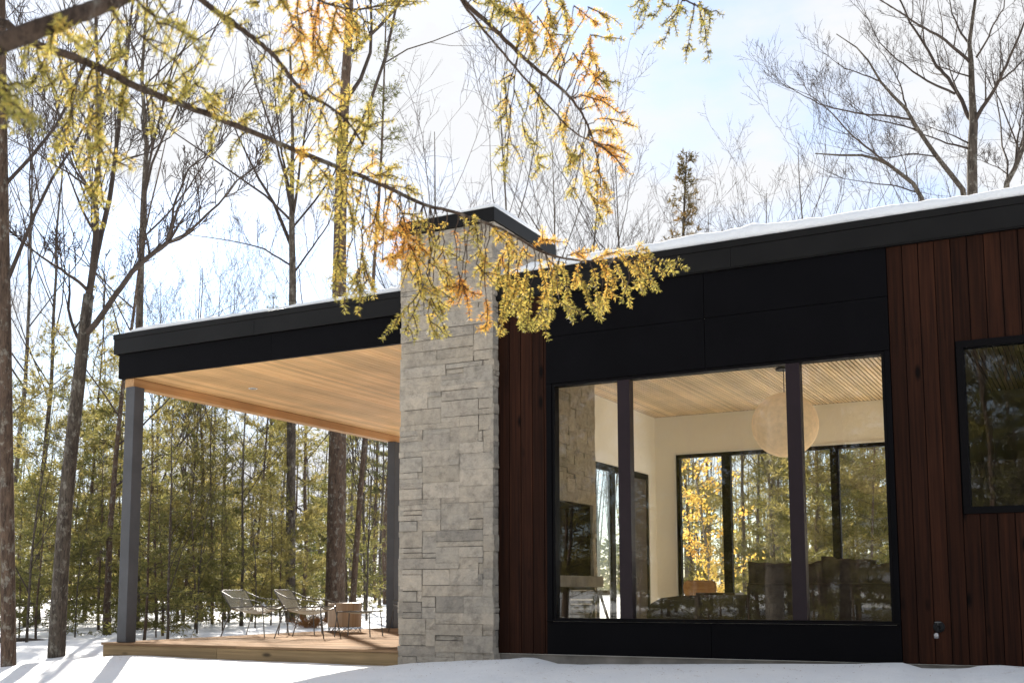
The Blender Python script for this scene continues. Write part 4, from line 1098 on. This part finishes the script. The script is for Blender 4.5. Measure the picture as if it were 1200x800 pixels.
b2 = bough([(120, -140, 3.4), (190, -50, 3.3), (235, 0, 3.3), (277, 30, 3.35), (295, 44, 3.4), (319, 64, 3.5), (340, 90, 3.6), (357, 109, 3.7), (380, 121, 3.8), (405, 140, 3.9), (425, 168, 4.0)], 9, 2.2, 3.5)
b3 = bough([(250, -330, 4.2), (420, -150, 4.2), (500, -50, 4.2), (542, 0, 4.25), (578, 33, 4.3), (599, 54, 4.35), (629, 81, 4.4), (659, 105, 4.5), (677, 126, 4.55), (690, 150, 4.6), (700, 185, 4.65), (704, 220, 4.7)], 8, 1.5, 4.4)
b4 = bough([(536, -8, 4.25), (548, 12, 4.25), (590, 63, 4.3), (623, 102, 4.35), (650, 132, 4.4), (674, 156, 4.5), (698, 168, 4.5), (722, 186, 4.5), (733, 202, 4.5)], 3.2, 1.2)
b5 = bough([(500, -190, 4.4), (620, -90, 4.4), (700, -40, 4.5), (770, -14, 4.5), (815, 6, 4.5), (832, 18, 4.5)], 5, 1.3, 4.7)
b6 = bough([(260, -40, 3.0), (330, -22, 3.5), (390, 6, 3.9), (430, 10, 4.2), (475, -6, 4.5)], 5, 1.5)
def near(pts, x, y, hang=False):
    """bough point that projects nearest to the given survey point"""
    best = None
    for p in pts:
        v = p - EYE; dz = v @ FW; u = 600 + FPX * (v @ RT) / dz; w = PPY - FPX * (v @ UP) / dz
        k = (u - x) ** 2 * (1.0 if not hang else 3.0) + (w - y) ** 2 * (1.0 if not hang else (.25 if w < y else 1.5))
        if best is None or k < best[0]: best = (k, p, dz)
    return best
def tp(bgh, x0, y0, x1, y1, hue, dens=1.0, hang=True, sc=1.0):
    k, p, dz = near(bgh, x0, y0, True); dz += LR.uniform(-.06, .06)
    s = at(x0, y0, dz); gap = s - p; gl = math.sqrt(gap @ gap)
    if gl > .012:
        side_ = unit(at(x0 + 1, y0, dz) - s) * gl * LR.uniform(-.10, .10)
        st_ = [p + gap * t + side_ * 4 * t * (1 - t) + rvec(LR) * .004 * (0 < i < 6) for i, t in enumerate([j / 6 for j in range(7)])]
        tw.tube([q - LO for q in st_], [.0026 - .0008 * i / 6 for i in range(7)], 5, cap=False)
        for j in range(int(gl / .03)):
            a, d = sample(st_, LR.uniform(.2, .98))
            if LR.random() < .35: tuft(a, d, hue + .1, sc, 7)
            if LR.random() < .14: twig(a, a + unit(perp(d, LR) + d * .8 - Z * .3) * LR.uniform(.05, .12), hue + LR.gauss(0, .06), 1, 0, False, sc)
    twig(s, at(x1, y1, dz + LR.uniform(-.15, .15)), hue, dens, sc=sc)
# spray at the tip, over the black panels
for q in [(597, 306, 585, 391, .38), (606, 330, 590, 372, .30), (622, 332, 617, 388, .22), (652, 322, 637, 387, .25), (660, 312, 668, 374, .28), (677, 318, 693, 357, .36), (693, 312, 704, 374, .33), (714, 308, 706, 366, .42), (720, 308, 737, 354, .36), (733, 304, 754, 345, .38), (754, 305, 768, 341, .28), (766, 305, 806, 316, .24),
          (631, 300, 641, 353, .48), (610, 300, 604, 345, .48), (640, 300, 655, 345, .52), (700, 305, 722, 330, .5), (680, 306, 672, 340, .5), (740, 303, 782, 322, .38), (570, 350, 569, 387, .68), (600, 285, 575, 330, .52), (618, 312, 610, 368, .34), (640, 345, 628, 380, .26), (655, 350, 672, 368, .22), (706, 345, 700, 372, .22), (735, 335, 728, 356, .24),
          (645, 320, 648, 372, .3), (598, 340, 612, 385, .25), (665, 298, 700, 290, .6), (690, 306, 740, 296, .55), (720, 303, 762, 292, .45), (622, 285, 650, 282, .62), (745, 303, 750, 330, .4)]:
    tp(b1, *q, dens=1.1, sc=1.08)
# hanging from the middle of the long bough, over the chimney and porch roof
for q in [(493, 262, 493, 347, .40), (493, 342, 446, 397, .20), (493, 350, 474, 390, .24), (495, 347, 527, 394, .26), (501, 368, 509, 396, .28), (480, 258, 470, 300, .74), (472, 255, 455, 318, .72), (455, 240, 443, 300, .62), (466, 262, 500, 300, .66), (477, 270, 482, 318, .70), (488, 285, 470, 335, .48), (505, 300, 528, 332, .34), (443, 235, 432, 290, .56), (425, 276, 419, 370, .34), (425, 300, 440, 350, .38), (420, 320, 402, 352, .26), (412, 280, 400, 330, .44),
          (396, 200, 398, 262, .30), (398, 258, 391, 352, .22), (405, 210, 412, 262, .34), (388, 200, 380, 250, .38), (537, 318, 550, 373, .80), (545, 325, 528, 356, .74), (540, 330, 560, 350, .78), (520, 300, 534, 345, .48), (557, 258, 560, 290, .26), (558, 310, 585, 336, .38), (570, 300, 556, 322, .40), (512, 292, 532, 298, .30), (575, 262, 600, 292, .46), (592, 272, 606, 300, .5), (540, 252, 548, 262, .34),
          (437, 260, 460, 280, .6), (470, 250, 502, 262, .36), (430, 330, 415, 350, .28), (448, 305, 470, 300, .64), (508, 340, 545, 332, .5), (500, 320, 520, 375, .3), (484, 300, 500, 345, .42), (560, 290, 572, 312, .28)]:
    tp(b1, *q, sc=1.05)
# along the long bough toward the trunk: greener, out of focus
for q in [(110, 77, 96, 120, .20), (96, 70, 60, 104, .22), (60, 58, 40, 100, .14), (130, 86, 122, 130, .24), (140, 92, 170, 90, .18), (165, 104, 200, 92, .16), (175, 108, 180, 150, .2), (205, 120, 232, 96, .16), (220, 125, 262, 108, .2), (240, 132, 258, 120, .3), (255, 140, 246, 170, .18), (277, 147, 300, 132, .26), (290, 152, 268, 180, .2), (310, 162, 318, 190, .2), (334, 171, 352, 160, .28), (334, 172, 345, 218, .22),
          (345, 176, 370, 176, .5), (360, 182, 382, 205, .34), (370, 186, 352, 225, .24), (420, 205, 440, 190, .55), (430, 208, 470, 196, .35), (442, 214, 490, 222, .3), (450, 216, 462, 192, .22), (460, 220, 455, 240, .5), (40, 52, 52, 90, .16), (30, 50, 26, 80, .14), (70, 62, 72, 100, .3), (86, 66, 110, 50, .25), (120, 80, 150, 64, .18), (150, 96, 146, 140, .2), (190, 112, 226, 82, .16), (100, 74, 84, 140, .18),
          (112, 78, 118, 160, .26), (118, 150, 106, 190, .24), (112, 160, 140, 190, .3), (84, 130, 60, 190, .22), (104, 180, 116, 268, .26), (118, 190, 122, 240, .22), (400, 197, 420, 240, .4), (385, 192, 372, 230, .3)]:
    tp(b1, *q, sc=1.05)
for q in [(20, 45, 0, 60, .15), (30, 42, 34, 74, .15), (100, 14, 120, 60, .22), (60, 30, 100, 60, .3), (130, 3, 150, 40, .2), (150, -6, 200, 50, .2), (180, -14, 236, 62, .16), (160, 40, 210, 76, .18), (-30, 60, 20, 140, .1), (-20, 62, 28, 150, .12), (-40, 66, 12, 128, .1), (0, 120, 40, 146, .1), (-60, 80, 18, 138, .12)]:
    tp(b0, *q, sc=1.0)
for q in [(277, 30, 290, 26, .2), (262, 20, 270, 34, .24), (319, 64, 350, 50, .26), (330, 78, 325, 110, .28), (340, 90, 370, 70, .5), (357, 109, 350, 150, .28), (370, 117, 398, 95, .48), (380, 121, 372, 160, .32), (390, 130, 420, 118, .3), (405, 140, 396, 176, .34), (405, 140, 430, 150, .26), (425, 168, 432, 120, .24), (400, 136, 385, 182, .36), (415, 155, 400, 190, .22), (300, 48, 320, 36, .22), (420, 160, 436, 140, .2), (395, 132, 402, 170, .2), (350, 100, 326, 130, .25), (425, 168, 410, 200, .3), (310, 60, 296, 90, .22)]:
    tp(b2, *q, sc=1.02)
for q in [(330, -20, 345, 40, .6), (345, -16, 352, 60, .66), (360, -8, 372, 66, .62), (376, 0, 366, 44, .74), (380, 2, 395, 40, .7), (390, 6, 412, 44, .6), (395, 8, 382, 86, .45), (402, 8, 430, 46, .3), (410, 10, 440, 30, .32), (420, 10, 404, 60, .5), (340, -18, 318, 14, .4), (320, -24, 300, 8, .28), (430, 10, 460, 14, .28), (440, 8, 480, 10, .24), (450, 4, 500, 2, .28), (372, 50, 392, 90, .42), (365, 20, 386, 28, .7), (412, 20, 424, 60, .26), (350, 40, 362, 84, .5)]:
    tp(b6, *q, sc=1.05)
# the drooping pair in the middle of the sky
for q in [(572, 0, 606, 26, .26), (600, 0, 628, 58, .55), (612, 4, 618, 34, .5), (640, -6, 652, 44, .30), (660, 2, 668, 52, .3), (672, 8, 704, 30, .66), (690, 10, 728, 30, .44), (692, 40, 720, 48, .28), (692, 42, 694, 72, .60), (655, 60, 648, 82, .46), (672, 62, 690, 90, .72), (690, 80, 700, 100, .76), (680, 112, 730, 136, .70), (690, 108, 722, 130, .72), (682, 128, 700, 122, .6), (700, 140, 746, 150, .55), (692, 154, 724, 160, .52), (690, 160, 722, 180, .74), (704, 170, 738, 204, .72), (700, 180, 700, 222, .46), (664, 130, 660, 168, .5), (655, 140, 668, 190, .34),
          (676, 170, 664, 205, .26), (684, 190, 690, 228, .40), (700, 200, 716, 232, .5), (590, 90, 592, 140, .22), (606, 60, 612, 30, .3), (578, 36, 590, 46, .3), (630, 20, 652, 58, .66), (645, 10, 640, 62, .4), (655, 80, 676, 66, .34), (694, 62, 704, 90, .55), (618, 40, 628, 66, .4), (560, -10, 586, 18, .22), (584, 0, 596, 24, .26), (700, 90, 716, 108, .3), (708, 84, 712, 100, .2), (630, 110, 636, 136, .34), (612, 140, 628, 180, .22), (628, 180, 634, 200, .22), (600, 170, 612, 186, .36), (596, 160, 592, 200, .22), (676, 206, 668, 232, .3), (690, 222, 706, 262, .34), (704, 232, 716, 250, .6), (700, 168, 732, 176, .66)]:
    tp(b3, *q, sc=1.05)
for q in [(770, -14, 752, 34, .12), (780, -10, 766, 22, .14), (795, -2, 776, 54, .12), (812, 6, 804, 62, .14), (818, 8, 830, 70, .14), (820, 4, 834, 16, .16), (800, 0, 790, 30, .16), (832, 18, 830, 40, .14), (745, -24, 756, 10, .14)]:
    tp(b5, *q, sc=1.05, dens=.8)
tw.build('twigs', M['larchwood'], larch)
nd.build('needles', M['larch'], larch)

# ------------------------------------------------------------------ sky, sun, render
SUN_EL, SUN_AZ = R(29.5), (-.68, .73)
w = bpy.data.worlds.new('World'); scene.world = w; w.use_nodes = True
t = w.node_tree; t.nodes.clear()
def wn(ty, **kw):
    q = t.nodes.new(ty)
    for k, v in kw.items(): setattr(q, k, v)
    return q
out = wn('ShaderNodeOutputWorld'); bg = wn('ShaderNodeBackground'); sky = wn('ShaderNodeTexSky')
sky.sky_type = 'NISHITA'; sky.sun_disc = False; sky.sun_elevation = SUN_EL; sky.sun_rotation = math.atan2(SUN_AZ[0], SUN_AZ[1])
sky.air_density = 1.0; sky.ozone_density = 3.5; sky.dust_density = .25
tc = wn('ShaderNodeTexCoord'); mp = wn('ShaderNodeMapping'); mp.inputs['Scale'].default_value = (1.0, 1.0, 2.4); mp.inputs['Location'].default_value = (.35, .1, .2)
ns = wn('ShaderNodeTexNoise'); ns.inputs['Scale'].default_value = 2.3; ns.inputs['Detail'].default_value = 7; ns.inputs['Roughness'].default_value = .55
cr2 = wn('ShaderNodeValToRGB'); cr2.color_ramp.elements[0].position = .39; cr2.color_ramp.elements[1].position = .55; cr2.color_ramp.elements[0].color = (.16, .16, .16, 1)
mx = wn('ShaderNodeMix'); mx.data_type = 'RGBA'; mx.inputs[7].default_value = (3.95, 4.0, 4.12, 1)
t.links.new(tc.outputs['Generated'], mp.inputs[0]); t.links.new(mp.outputs[0], ns.inputs['Vector']); t.links.new(ns.outputs['Fac'], cr2.inputs[0])
t.links.new(cr2.outputs[0], mx.inputs[0]); t.links.new(sky.outputs[0], mx.inputs[6]); t.links.new(mx.outputs[2], bg.inputs[0])
bg.inputs['Strength'].default_value = .072; t.links.new(bg.outputs[0], out.inputs[0])

sl = bpy.data.lights.new('sun', 'SUN'); sl.energy = 5.0; sl.angle = R(.6); sl.color = (1, .93, .82)
so = bpy.data.objects.new('sun', sl); COL.objects.link(so)
L = math.hypot(*SUN_AZ); dirv = Vector((SUN_AZ[0] / L * math.cos(SUN_EL), SUN_AZ[1] / L * math.cos(SUN_EL), math.sin(SUN_EL)))
so.rotation_euler = dirv.to_track_quat('Z', 'Y').to_euler()

vs_ = scene.view_settings; scene.display_settings.display_device = 'sRGB'
vs_.view_transform = 'Standard'; vs_.look = 'None'; vs_.gamma = 1; vs_.exposure = 1.76; vs_.use_curve_mapping = False
scene.render.engine = 'CYCLES'
c = scene.cycles
c.use_denoising = True; c.max_bounces = 9; c.diffuse_bounces = 5; c.glossy_bounces = 4; c.transmission_bounces = 6; c.transparent_max_bounces = 24
c.caustics_reflective = False; c.caustics_refractive = False; c.sample_clamp_indirect = 6
try: c.denoiser = 'OPENIMAGEDENOISE'
except Exception: pass
